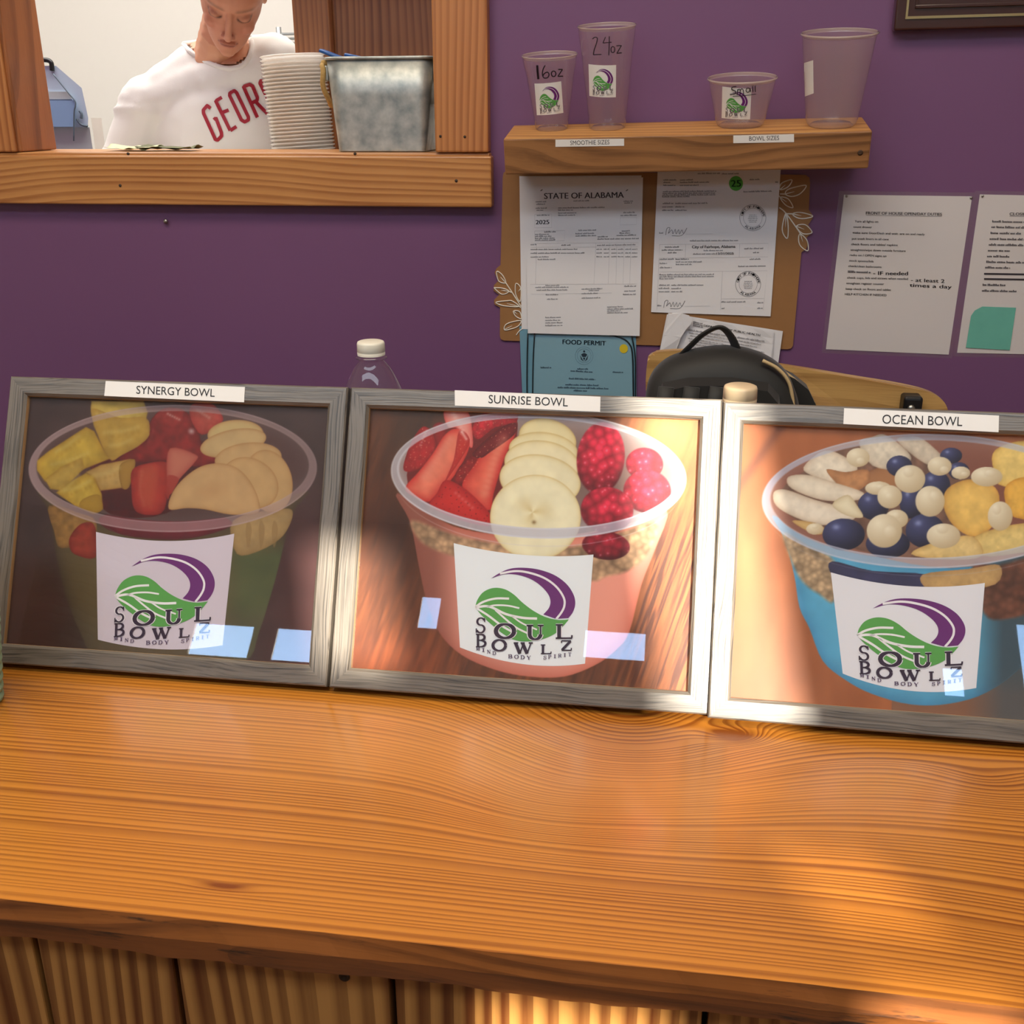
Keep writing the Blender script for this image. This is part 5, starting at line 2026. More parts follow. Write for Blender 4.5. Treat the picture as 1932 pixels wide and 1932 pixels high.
for P in ([(350, 830), (270, 760), (175, 870), (180, 950), (470, 1590), (525, 1600), (620, 1500), (615, 1420), (480, 1060), (430, 1110)],
          [(625, 560), (475, 650), (830, 1370)], [(640, 930), (790, 870)], [(830, 1370), (980, 1270)],
          [(880, 420), (820, 460), (815, 520), (1100, 1110), (1180, 1160), (1270, 1110), (1270, 1040), (985, 450), (930, 400), (880, 420)],
          [(1490, 1050), (1150, 300), (1300, 250), (1370, 290), (1490, 570), (1480, 640), (1350, 700)], [(1440, 660), (1730, 960)],
          [(1640, 180), (1570, 160), (1550, 220), (1720, 560), (1900, 950), (1990, 980), (2080, 900)]):
    ink.stroke([S9(*p_) for p_ in sub(P)], 6.6, RD, 1)
ink.build('chest_lettering', M_INK, shirt)

# ------------------------------------------------------------------ three framed bowl pictures
M_GREY = wood('grey_oak_frame', (112, 103, 92), (40, 36, 32), 'X', 330, .006, 9, rough=.36, fiber=.95, contrast=.6, third=1.0, rand=4.0, stretch=.5)
_b = M_GREY.node_tree.nodes['Principled BSDF']
_b.inputs['Specular IOR Level'].default_value = .9          # laminate foil with a satin sheen
_b.inputs['Roughness'].default_value = .40
M_LIP = plain('lit_frame_lip', (176, 138, 92), .5)  # tan inner face, paints in the light reflected on the bevel
M_GLASS = clear('picture_glass', (1, 1, 1), .012, .012, 1.5)
M_PRINT = vcol_mat('photo_print', .45, .3)
M_BACK = plain('frame_backing', (70, 56, 44), .8)
FWID, FHEI, MW, FT = .39, .3174, .0212, .021
NGX, NGY = 500, 400


class Paint:
    def __init__(self, X, Y):
        self.X, self.Y = X, Y
        self.I = np.zeros((len(X), 3))

    def noise(self, sx, sy, seed=0, octv=3):
        out_ = np.zeros(len(self.X))
        amp, tot = 1.0, 0.0
        for o_ in range(octv):
            x, y = self.X / sx * 2 ** o_ + seed * 17.3, self.Y / sy * 2 ** o_ + seed * 9.1
            xi, yi = np.floor(x).astype(int), np.floor(y).astype(int)
            fx, fy = x - xi, y - yi
            fx, fy = fx * fx * (3 - 2 * fx), fy * fy * (3 - 2 * fy)

            def h(a_, b__):
                n_ = (a_ * 374761393 + b__ * 668265263 + seed * 1442695) & 0xffffffff
                n_ = ((n_ ^ (n_ >> 13)) * 1274126177) & 0xffffffff
                return ((n_ ^ (n_ >> 16)) & 0xffff) / 65535.0
            out_ += amp * ((h(xi, yi) * (1 - fx) + h(xi + 1, yi) * fx) * (1 - fy) + (h(xi, yi + 1) * (1 - fx) + h(xi + 1, yi + 1) * fx) * fy)
            tot += amp
            amp *= .5
        return out_ / tot

    def cells(self, s, seed=0):
        """distance to the nearest point of a jittered grid, 0 at centres"""
        x, y = self.X / s, self.Y / s
        xi, yi = np.floor(x).astype(int), np.floor(y).astype(int)
        best = np.full(len(x), 9.0)
        for a_ in (-1, 0, 1):
            for b__ in (-1, 0, 1):
                n_ = ((xi + a_) * 374761393 + (yi + b__) * 668265263 + seed * 97) & 0xffffffff
                n_ = ((n_ ^ (n_ >> 13)) * 1274126177) & 0xffffffff
                jx = ((n_ >> 3) & 0xff) / 255.0
                jy = ((n_ >> 11) & 0xff) / 255.0
                best = np.minimum(best, np.hypot(xi + a_ + .05 + .9 * jx - x, yi + b__ + .5 * ((xi + a_) % 2) + .1 + .8 * jy - y))
        return best

    def put(self, a, c):
        a = np.clip(a, 0, 1)[:, None]
        c = np.asarray(c, float)
        self.I = self.I * (1 - a) + (c if c.ndim == 2 else c[None, :]) * a

    def sd(self, P, pad=40):
        """signed distance to a closed polygon (positive inside), only near it"""
        P = np.asarray(P, float)
        out_ = np.full(len(self.X), -999.0)
        m_ = (self.X > P[:, 0].min() - pad) & (self.X < P[:, 0].max() + pad) & (self.Y > P[:, 1].min() - pad) & (self.Y < P[:, 1].max() + pad)
        x, y = self.X[m_], self.Y[m_]
        if len(x) == 0:
            return out_
        d2 = np.full(len(x), 1e9)
        ins = np.zeros(len(x), bool)
        for i in range(len(P)):
            a_, b__ = P[i - 1], P[i]
            e = b__ - a_
            w0, w1 = x - a_[0], y - a_[1]
            t_ = np.clip((w0 * e[0] + w1 * e[1]) / (e @ e + 1e-9), 0, 1)
            d2 = np.minimum(d2, (w0 - e[0] * t_) ** 2 + (w1 - e[1] * t_) ** 2)
            if e[1] != 0:
                ins ^= ((a_[1] > y) != (b__[1] > y)) & (x < e[0] * (y - a_[1]) / e[1] + a_[0])
        out_[m_] = np.where(ins, 1, -1) * np.sqrt(d2)
        return out_

    def blob(self, P, c, edge=None, ew=18, soft=3, alpha=1.0, smooth=True, tex=0.0, ts=30, light=(0, 0), lamp=.0, seed=1):
        """filled shape: colour c inside, colour edge towards the rim, texture and a light direction"""
        Q = spline(P, 4, True) if smooth else P
        d = self.sd(Q)
        a = np.clip(.5 + d / soft, 0, 1) * alpha
        cc = np.tile(np.asarray(c, float)[None, :], (len(self.X), 1))
        if edge is not None:
            e = np.exp(-np.maximum(d, 0) / ew)[:, None]
            cc = cc * (1 - e) + np.asarray(edge, float)[None, :] * e
        if lamp:
            Pm = np.mean(np.asarray(P, float), 0)
            sz = np.ptp(np.asarray(P, float), 0) / 2 + 1
            g = ((self.X - Pm[0]) / sz[0] * light[0] + (self.Y - Pm[1]) / sz[1] * light[1])
            cc = cc * (1 + lamp * np.clip(g, -1, 1))[:, None]
        if tex:
            cc = cc * (1 + tex * (self.noise(ts, ts, seed) - .5) * 2)[:, None]
        self.put(a, np.clip(cc, 0, 255))
        return d

    def ell(self, cx, cy, a_, b__, rot=0.0):
        c_, s_ = math.cos(rot), math.sin(rot)
        x, y = self.X - cx, self.Y - cy
        return np.hypot((x * c_ + y * s_) / a_, (-x * s_ + y * c_) / b__)

    def ball(self, cx, cy, a_, b__, c, dark, rot=0.0, hl=None, soft=.03, lx=-.35, ly=-.45, alpha=1.0):
        r = self.ell(cx, cy, a_, b__, rot)
        g = np.clip(1 - np.hypot((self.X - cx) / a_ - lx, (self.Y - cy) / b__ - ly) / 1.5, 0, 1)[:, None]
        cc = np.asarray(dark, float)[None, :] * (1 - g) + np.asarray(c, float)[None, :] * g
        self.put(np.clip((1 - r) / soft, 0, 1) * alpha, cc)
        if hl is not None:
            h = np.exp(-(np.hypot((self.X - cx) / a_ - lx, (self.Y - cy) / b__ - ly) / .16) ** 2)
            self.put(h * (r < 1) * .8, hl)

    def ring(self, cx, cy, a0, b0, a1, b1, dy, rot, c, alpha, soft=.012):
        r0, r1 = self.ell(cx, cy, a0, b0, rot), self.ell(cx, cy + dy, a1, b1, rot)
        m_ = np.clip((1 - r0) / soft, 0, 1) * np.clip((r1 - 1) / soft, 0, 1)
        self.put(m_ * alpha, c)
        return m_


def slice_(p, P, c, edge):
    """banana slice"""
    p.blob(P, c, edge, 9, 4, tex=.05, ts=60)


def raspberry(p, cx, cy, a_, b__, dim=1.0, seed=3):
    r = p.ell(cx, cy, a_, b__, .1)
    m_ = np.clip((1 - r) / .06, 0, 1)
    cell = p.cells(40, seed)
    lit = np.clip(1.20 - cell * .62, .52, 1.2) * np.clip(1.25 - .55 * r - .25 * ((p.Y - cy) / b__), .4, 1.4) * dim
    cc = np.stack([216 * lit + 8, 36 * lit ** 1.6 + 8, 62 * lit ** 1.4 + 10], 1)
    p.put(m_, np.clip(cc, 0, 255))
    p.put(m_ * np.exp(-(cell / .13) ** 2) * .45 * (p.noise(30, 30, seed) > .52), (252, 200, 206))


def ellpts(cx, cy, a_, b__, rot=0.0, n_=26):
    return [(cx + a_ * math.cos(t_) * math.cos(rot) - b__ * math.sin(t_) * math.sin(rot), cy + a_ * math.cos(t_) * math.sin(rot) + b__ * math.sin(t_) * math.cos(rot)) for t_ in np.linspace(0, 2 * math.pi, n_ + 1)[:-1]]


def granola(p, P, base=(190, 150, 110), seed=4, alpha=1.0, sc=34):
    d = p.sd(spline(P, 4, True))
    cell = p.cells(sc, seed)
    c2_ = p.cells(sc * 2.1, seed + 3)
    lit = np.clip(1.12 - .35 * cell - .30 * c2_ * (.5 + p.noise(90, 50, seed)), .45, 1.2) * (.72 + .56 * p.noise(70, 45, seed))
    p.put(np.clip(.5 + d / 20, 0, 1) * alpha, np.clip(np.asarray(base)[None, :] * lit[:, None], 0, 255))


def seeds(p, P, c, s=26, seed=2, r=.11, alpha=.75, inset=8):
    d = p.sd(spline(P, 4, True))
    p.put((p.cells(s, seed) < r) * (d > inset) * alpha, c)


def shine(p, pts, w, alpha=.5, c=(255, 236, 226)):
    Q = np.array(spline(pts, 5))
    d = np.full(len(p.X), 1e9)
    for q in Q:
        d = np.minimum(d, np.hypot(p.X - q[0], p.Y - q[1]))
    p.put(np.exp(-(d / w) ** 2) * alpha, c)


def paint_sunrise(p):
    X, Y = p.X, p.Y
    st = p.noise(16, 150, 2, 3)
    gx = X + .35 * Y
    q = Paint(gx, Y * .35)
    st = q.noise(22, 60, 5, 3)
    base = np.stack([66 + 80 * st, 34 + 46 * st, 20 + 22 * st], 1)
    p.I = base
    # warm sunlit table, darker behind the bowl at the left
    w = np.clip((X - 1300) / 400, 0, 1)
    p.put(w * .75, np.stack([150 + 74 * st, 82 + 50 * st, 36 + 30 * st], 1))
    line = np.clip((q.noise(14, 90, 9, 2) - .5) * 6, 0, 1)
    p.put(line * np.clip((X - 1350) / 150, 0, 1) * np.clip((Y - 600) / 200, 0, 1) * .8, (78, 34, 18))
    p.put(np.exp(-((X - 420) / 200) ** 2 - ((Y - 250) / 260) ** 2) * .7, (58, 44, 38))
    p.put(np.clip((Y - 1150) / 200, 0, 1) * np.clip((700 - X) / 200, 0, 1) * .6, np.stack([120 + 60 * st, 56 + 30 * st, 26 + 12 * st], 1))
    p.put(np.exp(-((X - 1640) / 150) ** 2 - ((Y - 260) / 150) ** 2) * .8, (214, 148, 92))
    p.put(np.exp(-((X - 320) / 160) ** 2 - ((Y - 760) / 240) ** 2) * .75, (56, 30, 20))
    # bowl body
    body = [(330, 560), (392, 700), (432, 900), (472, 1080), (532, 1230), (640, 1338), (800, 1408), (960, 1440), (1130, 1440), (1280, 1384), (1380, 1312), (1442, 1226), (1500, 1000), (1562, 840), (1622, 640), (1400, 720), (1000, 770), (600, 720)]
    p.blob(body, (236, 158, 138), (206, 112, 92), 40, 5, light=(1, -.1), lamp=.14)
    p.put(np.clip(.5 + p.sd(spline(body, 4, True)) / 6, 0, 1) * np.clip((620 - X) / 160, 0, .72), (132, 74, 60))
    granola(p, [(400, 690), (600, 760), (800, 800), (1000, 830), (1250, 800), (1560, 700), (1540, 840), (1440, 930), (1330, 960), (1250, 980), (1000, 900), (700, 880), (560, 850), (440, 790)], (206, 168, 128), 4, .95)
    # inside
    p.blob(ellpts(1007, 462, 680, 272, .03), (132, 104, 96), (176, 160, 160), 60, 5)
    p.blob([(420, 330), (560, 220), (760, 180), (900, 190), (880, 420), (800, 640), (760, 720), (520, 640), (380, 520)], (112, 22, 20), None)
    S = (206, 44, 40)
    p.blob([(455, 240), (500, 270), (515, 330), (480, 400), (420, 450), (360, 450), (375, 370), (410, 290)], (176, 34, 36), (140, 18, 22), 20, tex=.2, ts=22)
    p.blob([(500, 240), (548, 222), (560, 290), (520, 330)], (160, 30, 32), (120, 14, 18))
    p.blob([(720, 190), (800, 166), (902, 168), (892, 232), (800, 244), (720, 302), (688, 262)], (206, 40, 52), (150, 16, 24), 22, tex=.25, ts=16)
    p.blob([(556, 162), (664, 162), (692, 300), (680, 342), (622, 252), (572, 242)], (240, 160, 146), (214, 80, 74), 16)
    p.blob([(600, 252), (650, 264), (677, 310), (660, 380), (600, 480), (540, 545), (480, 602), (400, 572), (368, 532), (430, 460), (500, 370), (550, 290)], (238, 138, 108), (204, 44, 36), 34, tex=.08, ts=40)
    p.blob([(626, 262), (672, 292), (668, 340), (600, 450), (560, 500), (600, 400)], (196, 38, 30), (160, 20, 20), 12, alpha=.85)
    p.blob([(702, 374), (742, 390), (690, 470), (640, 522), (600, 500), (630, 430)], (150, 24, 24), (110, 10, 14), 14, tex=.2, ts=16)
    p.blob([(900, 223), (890, 292), (840, 400), (792, 560), (772, 642), (700, 602), (640, 522), (700, 424), (760, 322), (840, 240)], (232, 104, 80), (196, 36, 32), 26, tex=.08, ts=40)
    p.blob([(840, 238), (900, 224), (890, 280), (780, 360), (730, 392), (690, 372), (760, 300)], (124, 18, 22), (84, 6, 10), 14)
    p.blob([(560, 498), (640, 530), (722, 600), (777, 666), (770, 716), (640, 692), (488, 622), (520, 560)], (214, 42, 36), (166, 18, 20), 26)
    cell = p.cells(30, 8)
    d7 = p.sd([(560, 498), (640, 530), (722, 600), (777, 666), (770, 716), (640, 692), (488, 622), (520, 560)])
    p.put((cell < .1) * (d7 > 6) * .8, (110, 14, 18))
    for P in ([(455, 240), (500, 270), (515, 330), (480, 400), (420, 450), (360, 450), (375, 370), (410, 290)], [(720, 190), (800, 166), (902, 168), (892, 232), (800, 244), (720, 302), (688, 262)],
              [(702, 374), (742, 390), (690, 470), (640, 522), (600, 500), (630, 430)], [(840, 238), (900, 224), (890, 280), (780, 360), (730, 392), (690, 372), (760, 300)], [(626, 262), (672, 292), (668, 340), (600, 450), (560, 500), (600, 400)]):
        seeds(p, P, (232, 150, 110), 24, 5, .10, .7)
    shine(p, [(580, 300), (520, 390), (460, 480)], 26, .30, (255, 206, 176))
    shine(p, [(840, 300), (790, 420), (750, 560)], 24, .35, (255, 196, 160))
    shine(p, [(640, 268), (660, 300)], 8, .6)
    shine(p, [(470, 260), (440, 330)], 6, .4)
    shine(p, [(610, 560), (690, 630)], 9, .25)
    shine(p, [(600, 180), (640, 260)], 14, .4)
    B0, B1 = (246, 236, 196), (214, 186, 120)
    slice_(p, ellpts(1050, 300, 140, 95, .25), (236, 222, 172), (200, 170, 104))
    slice_(p, ellpts(1030, 356, 166, 88, .1), (240, 228, 182), (206, 176, 110))
    slice_(p, ellpts(1022, 420, 180, 112, .12), (244, 232, 190), (210, 182, 116))
    slice_(p, ellpts(1014, 500, 196, 124, .15), (246, 236, 196), (214, 186, 120))
    d = p.sd(ellpts(992, 676, 218, 204, 0))
    slice_(p, ellpts(992, 676, 218, 204, 0), (248, 240, 202), (222, 196, 132))
    r = p.ell(978, 652, 120, 96, .2)
    ang = np.arctan2(Y - 652, X - 978)
    p.put(np.clip(1 - r, 0, 1) * (.45 + .35 * np.cos(ang * 3 + .6)) * .7, (200, 168, 96))
    p.put(np.exp(-((X - 985) / 10) ** 2 - ((Y - 700) / 9) ** 2) * .8, (128, 96, 52))
    raspberry(p, 1330, 812, 118, 70, .72, 11)
    raspberry(p, 1515, 420, 92, 80, .9, 5)
    raspberry(p, 1305, 392, 118, 178, 1.0, 3)
    raspberry(p, 1528, 552, 118, 106, .95, 7)
    raspberry(p, 1335, 642, 130, 114, .92, 9)
    # rim
    m_ = p.ring(1007, 472, 712, 306, 668, 262, -8, .035, (206, 206, 218), .74)
    p.ring(1007, 474, 712, 306, 700, 296, -2, .035, (232, 234, 240), .75)
    p.ring(1007, 466, 676, 270, 666, 262, -2, .035, (236, 238, 244), .6)
    low = np.clip((Y - 560) / 120, 0, 1)
    p.put(m_ * low * .22, (196, 190, 214))
    p.ring(1007, 512, 690, 306, 684, 301, -2, .035, (226, 218, 224), .55)


def paint_synergy(p):
    X, Y = p.X, p.Y
    n = p.noise(180, 120, 3, 3)
    p.I = np.stack([62 + 34 * n, 44 + 26 * n, 44 + 24 * n], 1)
    p.put(np.clip((X - 1250) / 350, 0, 1) * np.clip((Y - 500) / 500, 0, 1) * .6, (104, 46, 44))
    p.put(np.clip((Y - 900) / 300, 0, 1) * np.clip((500 - X) / 250, 0, 1) * .6, (92, 42, 34))
    body = [(205, 640), (262, 760), (300, 980), (352, 1200), (430, 1400), (520, 1520), (900, 1600), (1300, 1560), (1388, 1400), (1480, 1100), (1562, 780), (1640, 640), (1200, 830), (900, 860), (500, 800)]
    p.blob(body, (118, 98, 62), (84, 66, 48), 50, 5)
    db = np.clip(.5 + p.sd(spline(body, 4, True)) / 6, 0, 1)
    p.put(db * np.clip((X - 1150) / 150, 0, 1) * np.clip((Y - 880) / 120, 0, 1), np.stack([88 + 28 * n, 98 + 24 * n, 56 + 20 * n], 1))
    p.put(db * np.clip((Y - 1250) / 200, 0, .5), (110, 96, 76))
    # fruit seen through the wall
    p.blob([(1250, 800), (1500, 740), (1570, 760), (1520, 880), (1400, 960), (1270, 980)], (206, 170, 112), (170, 134, 80), 20, tex=.1, ts=40)
    for x_ in (1330, 1400, 1470):
        p.blob([(x_, 800), (x_ + 20, 850), (x_, 950), (x_ - 14, 860)], (176, 138, 84), None, alpha=.6)
    p.blob([(262, 720), (420, 760), (510, 800), (500, 900), (330, 950), (290, 860)], (176, 128, 66), (140, 100, 52), 20, tex=.2)
    p.blob([(380, 880), (430, 822), (490, 812), (515, 862), (510, 1000), (400, 982), (370, 930)], (182, 66, 48), (140, 36, 32), 20, tex=.15)
    p.blob([(560, 770), (900, 740), (1150, 765), (1240, 830), (1000, 900), (720, 890), (560, 840)], (132, 34, 48), (104, 20, 36), 20, tex=.15, ts=50)
    # inside
    p.blob(ellpts(928, 505, 735, 300, 0), (96, 62, 60), (112, 86, 84), 50)
    p.blob([(500, 420), (800, 320), (1100, 380), (1200, 520), (900, 760), (600, 770), (520, 640)], (92, 26, 30), None, tex=.25, ts=40)
    p.blob([(800, 282), (842, 222), (905, 195), (1000, 220), (1062, 300), (1082, 392), (1150, 450), (1162, 492), (1040, 512), (880, 482), (740, 490), (640, 470), (720, 410), (800, 330)], (158, 40, 38), (112, 20, 24), 28, tex=.25, ts=36)
    p.blob([(830, 240), (900, 196), (990, 216), (960, 300), (860, 290)], (178, 52, 46), (140, 30, 30), 16, tex=.2)
    p.blob([(1030, 178), (1130, 172), (1192, 240), (1180, 284), (1082, 342), (1020, 250)], (206, 84, 70), (170, 44, 42), 16, tex=.15)
    p.put(np.clip(1 - p.ell(1026, 323, 26, 24, .4), 0, .9), (224, 190, 190))
    Yl, Yd = (236, 204, 92), (190, 146, 48)
    p.blob([(198, 480), (260, 430), (460, 300), (505, 322), (560, 430), (592, 470), (460, 522), (330, 582), (240, 592), (198, 532)], (228, 190, 70), (196, 150, 44), 22, tex=.15, ts=50, smooth=False, soft=8)
    p.blob([(240, 582), (330, 512), (440, 462), (452, 522), (332, 642), (270, 632)], (222, 184, 84), (190, 146, 50), 16, tex=.12, smooth=False, soft=8)
    p.blob([(490, 160), (770, 160), (792, 222), (782, 262), (802, 342), (742, 402), (650, 452), (600, 482), (560, 432), (502, 292), (486, 200)], (232, 200, 96), (200, 160, 66), 24, tex=.14, ts=60, smooth=False, soft=8)
    p.blob([(494, 200), (640, 250), (782, 250), (800, 342), (742, 402), (650, 452), (602, 480), (560, 430), (510, 300)], (216, 172, 70), (190, 146, 54), 18, tex=.14, ts=50, alpha=.85)
    p.blob([(460, 542), (540, 502), (700, 470), (726, 492), (692, 622), (540, 642), (500, 572)], (222, 180, 102), (186, 140, 62), 16, tex=.1, smooth=False, soft=8)
    p.blob([(640, 510), (700, 474), (726, 492), (692, 622), (650, 620)], (198, 150, 62), (160, 116, 44), 10)
    p.blob([(300, 652), (380, 592), (460, 546), (502, 562), (546, 660), (551, 742), (502, 766), (400, 722)], (228, 190, 70), (190, 146, 42), 18, tex=.12, smooth=False, soft=8)
    p.blob([(440, 690), (520, 660), (548, 700), (548, 744), (502, 764), (430, 730)], (196, 150, 46), (170, 124, 36), 10, alpha=.8)
    p.blob([(708, 532), (780, 496), (890, 488), (902, 560), (882, 742), (800, 772), (720, 742), (704, 622)], (200, 62, 46), (160, 34, 32), 22, tex=.15, ts=40)
    p.blob([(740, 530), (840, 500), (850, 600), (820, 740), (760, 700)], (218, 96, 66), (200, 62, 48), 16, alpha=.7)
    p.blob([(912, 414), (1052, 450), (1042, 492), (960, 582), (912, 662), (894, 560)], (226, 132, 108), (196, 84, 70), 16)
    p.blob([(900, 560), (960, 580), (912, 662), (900, 690), (890, 640)], (190, 60, 48), None, alpha=.9)
    for x_, y_, x2, y2 in ((300, 430, 420, 350), (280, 500, 470, 440), (330, 640, 420, 560), (520, 230, 760, 215), (560, 330, 740, 300), (590, 400, 700, 370), (350, 640, 480, 590), (500, 560, 640, 520)):
        shine(p, [(x_, y_), ((x_ + x2) / 2, (y_ + y2) / 2 + 8), (x2, y2)], 12, .35, (250, 226, 140))
        shine(p, [(x_ + 8, y_ + 30), (x2 + 4, y2 + 30)], 9, .25, (186, 136, 40))
    shine(p, [(760, 540), (750, 640), (770, 720)], 10, .35, (240, 150, 110))
    shine(p, [(900, 230), (960, 260)], 8, .5)
    shine(p, [(1060, 210), (1120, 250)], 10, .35)
    shine(p, [(820, 320), (790, 400)], 10, .25, (210, 100, 90))
    Bc, Be = (236, 192, 132), (204, 150, 90)
    slice_(p, ellpts(1262, 340, 150, 78, -.05), (236, 206, 140), Be)
    slice_(p, ellpts(1250, 386, 180, 72, -.2), (234, 198, 138), Be)
    slice_(p, ellpts(1330, 470, 180, 86, -.1), (232, 190, 130), Be)
    slice_(p, ellpts(1440, 590, 126, 170, -.25), (232, 188, 126), Be)
    slice_(p, ellpts(1340, 600, 160, 130, .55), (234, 190, 128), Be)
    slice_(p, [(905, 740), (925, 650), (990, 570), (1080, 510), (1180, 494), (1270, 520), (1340, 590), (1386, 690), (1380, 760), (1240, 770), (1100, 742), (1000, 735)], (238, 192, 132), Be)
    p.put(np.clip(1 - p.ell(1130, 640, 110, 60, -.3), 0, 1) * .4, (206, 150, 96))
    m_ = p.ring(926, 522, 776, 342, 728, 296, -10, -.008, (210, 178, 178), .62)
    p.ring(926, 524, 776, 342, 764, 332, -2, -.008, (226, 196, 196), .65)
    p.ring(926, 514, 736, 302, 726, 295, -2, -.008, (226, 200, 200), .5)
    p.put(m_ * np.clip((520 - X) / 400, 0, 1) * .4, (226, 190, 192))
    p.I *= .82                                  # every colour of this print scaled darker


def paint_ocean(p):
    X, Y = p.X, p.Y
    n = p.noise(120, 300, 3, 3)
    p.I = np.stack([158 + 36 * n, 88 + 26 * n, 46 + 20 * n], 1)
    p.put(np.clip((Y - 1000) / 500, 0, 1) * np.clip((900 - X) / 500, 0, 1) * .6, np.stack([128 + 30 * n, 76 + 22 * n, 50 + 16 * n], 1))
    g = np.abs((X - 430) * .82 + (Y - 170) * .58)
    p.put(np.exp(-(g / 26) ** 2) * (X < 460) * .6, (112, 62, 44))
    p.put(np.clip((X - 1380) / 200, 0, 1) * np.clip((Y - 1000) / 150, 0, 1) * .95, (74, 86, 92))
    p.put(np.clip((Y - 1500) / 150, 0, .5) * (X > 1000), (104, 92, 88))
    body = [(380, 640), (440, 760), (492, 950), (520, 1120), (572, 1230), (642, 1400), (762, 1500), (900, 1572), (1100, 1626), (1300, 1622), (1500, 1560), (1700, 1400), (1900, 1100), (2000, 800), (1700, 850), (1300, 915), (900, 850), (560, 740)]
    p.blob(body, (96, 178, 214), (70, 146, 190), 50, 5, light=(-1, 0), lamp=.05, tex=.06, ts=80)
    d = np.clip(.5 + p.sd(spline(body, 4, True)) / 6, 0, 1)
    p.put(d * np.clip((X - 1420) / 160, 0, 1), (64, 86, 98))
    granola(p, [(432, 735), (560, 800), (700, 880), (700, 1090), (620, 1050), (560, 1010), (500, 930)], (214, 182, 142), 6)
    granola(p, [(1420, 900), (1560, 900), (1800, 860), (1800, 1100), (1600, 1180), (1480, 1150)], (124, 74, 54), 8, .95, 44)
    p.blob([(690, 880), (900, 930), (1180, 950), (1190, 1030), (1000, 1030), (800, 990), (690, 950)], (62, 62, 98), (46, 46, 76), 20, tex=.2, ts=90)
    p.blob([(1160, 950), (1400, 920), (1560, 900), (1540, 1000), (1300, 1040), (1190, 1030)], (206, 168, 108), (180, 140, 90), 20, tex=.12)
    # inside
    p.blob(ellpts(1185, 556, 815, 318, 0), (132, 78, 62), (158, 108, 92), 60)
    p.blob([(400, 560), (560, 400), (800, 280), (1100, 300), (1400, 420), (1500, 700), (1300, 850), (900, 840), (600, 720)], (120, 86, 70), None, tex=.3, ts=50)
    Wc, We = (240, 228, 206), (200, 178, 152)
    p.blob([(870, 420), (1000, 380), (1060, 440), (1000, 520), (880, 500)], (176, 122, 78), (140, 92, 60), 16)
    p.blob([(830, 262), (900, 232), (960, 220), (1040, 270), (1102, 342), (1050, 402), (900, 382)], (226, 214, 192), (186, 168, 146), 18, tex=.12)
    p.blob([(1028, 242), (1142, 234), (1242, 310), (1302, 372), (1200, 382), (1090, 312)], (218, 204, 182), (180, 160, 138), 16, tex=.12)
    p.blob([(540, 392), (650, 304), (762, 340), (822, 402), (702, 472), (600, 442)], Wc, We, 16, tex=.08)
    p.blob([(660, 402), (760, 416), (872, 402), (880, 470), (800, 520), (720, 480)], (196, 140, 92), (166, 112, 70), 14, tex=.15)
    p.blob([(460, 442), (560, 430), (702, 470), (852, 522), (822, 562), (640, 562), (480, 502)], Wc, We, 14, tex=.06)
    p.blob([(385, 522), (450, 508), (600, 560), (782, 612), (802, 662), (640, 692), (500, 652), (400, 592)], (244, 232, 212), We, 16, tex=.06)
    p.blob([(480, 670), (600, 680), (660, 720), (600, 740)], (222, 186, 120), (190, 150, 90), 10)
    for cx_, cy_, a_, b__ in ((1310, 330, 58, 42), (1040, 385, 68, 56), (1350, 410, 56, 46), (1230, 480, 76, 72), (1105, 570, 66, 90), (905, 590, 82, 76), (750, 740, 112, 84), (1175, 722, 104, 90), (980, 790, 116, 76)):
        p.ball(cx_, cy_, a_, b__, (78, 84, 132), (20, 22, 46), hl=(150, 160, 204))
    Y1, Y2 = (238, 196, 104), (206, 152, 66)
    p.blob([(1540, 300), (1700, 252), (1900, 300), (1900, 430), (1590, 492), (1530, 400)], (240, 208, 122), (210, 166, 76), 16, tex=.1)
    p.blob([(1600, 482), (1700, 440), (1900, 460), (1900, 660), (1640, 652), (1590, 562)], (236, 184, 78), (206, 146, 50), 18, tex=.1)
    p.blob([(1290, 502), (1400, 454), (1522, 482), (1562, 562), (1522, 702), (1422, 752), (1320, 692), (1270, 592)], Y1, Y2, 22, tex=.12, ts=50)
    p.blob([(1430, 752), (1700, 680), (1900, 720), (1900, 800), (1700, 832), (1470, 852)], (232, 204, 128), (200, 160, 84), 16, tex=.1)
    p.blob([(1100, 842), (1250, 772), (1422, 750), (1472, 852), (1300, 872)], (236, 206, 138), (206, 166, 96), 16, tex=.1)
    for cx_, cy_, a_, b__, tx, ty in ((825, 340, 62, 50, 20, 30), (1250, 385, 64, 50, 40, 30), (1360, 420, 50, 34, 30, 10), (930, 500, 70, 36, 20, -10), (990, 545, 66, 62, 0, 0), (1095, 452, 82, 74, -10, -60), (1200, 568, 78, 82, 40, -40),
                                      (1495, 440, 84, 52, 30, -30), (1565, 645, 66, 78, -30, -60), (1025, 660, 62, 50, 0, -30), (962, 722, 94, 90, 50, 10), (1270, 748, 90, 66, -10, -60), (600, 712, 46, 30, 0, -20)):
        p.ball(cx_, cy_, a_, b__, (250, 240, 212), (200, 178, 140), soft=.05)
        p.ball(cx_ + tx * .6, cy_ + ty * .6, a_ * .42, b__ * .42, (252, 244, 220), (214, 194, 158), soft=.3, alpha=.8)
    p.blob([(690, 585), (770, 534), (820, 590), (850, 652), (760, 640)], (246, 236, 204), (206, 186, 146), 18)
    m_ = p.ring(1185, 566, 864, 352, 812, 306, -10, 0, (190, 194, 212), .70)
    p.ring(1185, 568, 864, 352, 850, 341, -2, 0, (206, 210, 226), .7)
    p.ring(1185, 558, 820, 312, 810, 304, -2, 0, (214, 218, 232), .55)
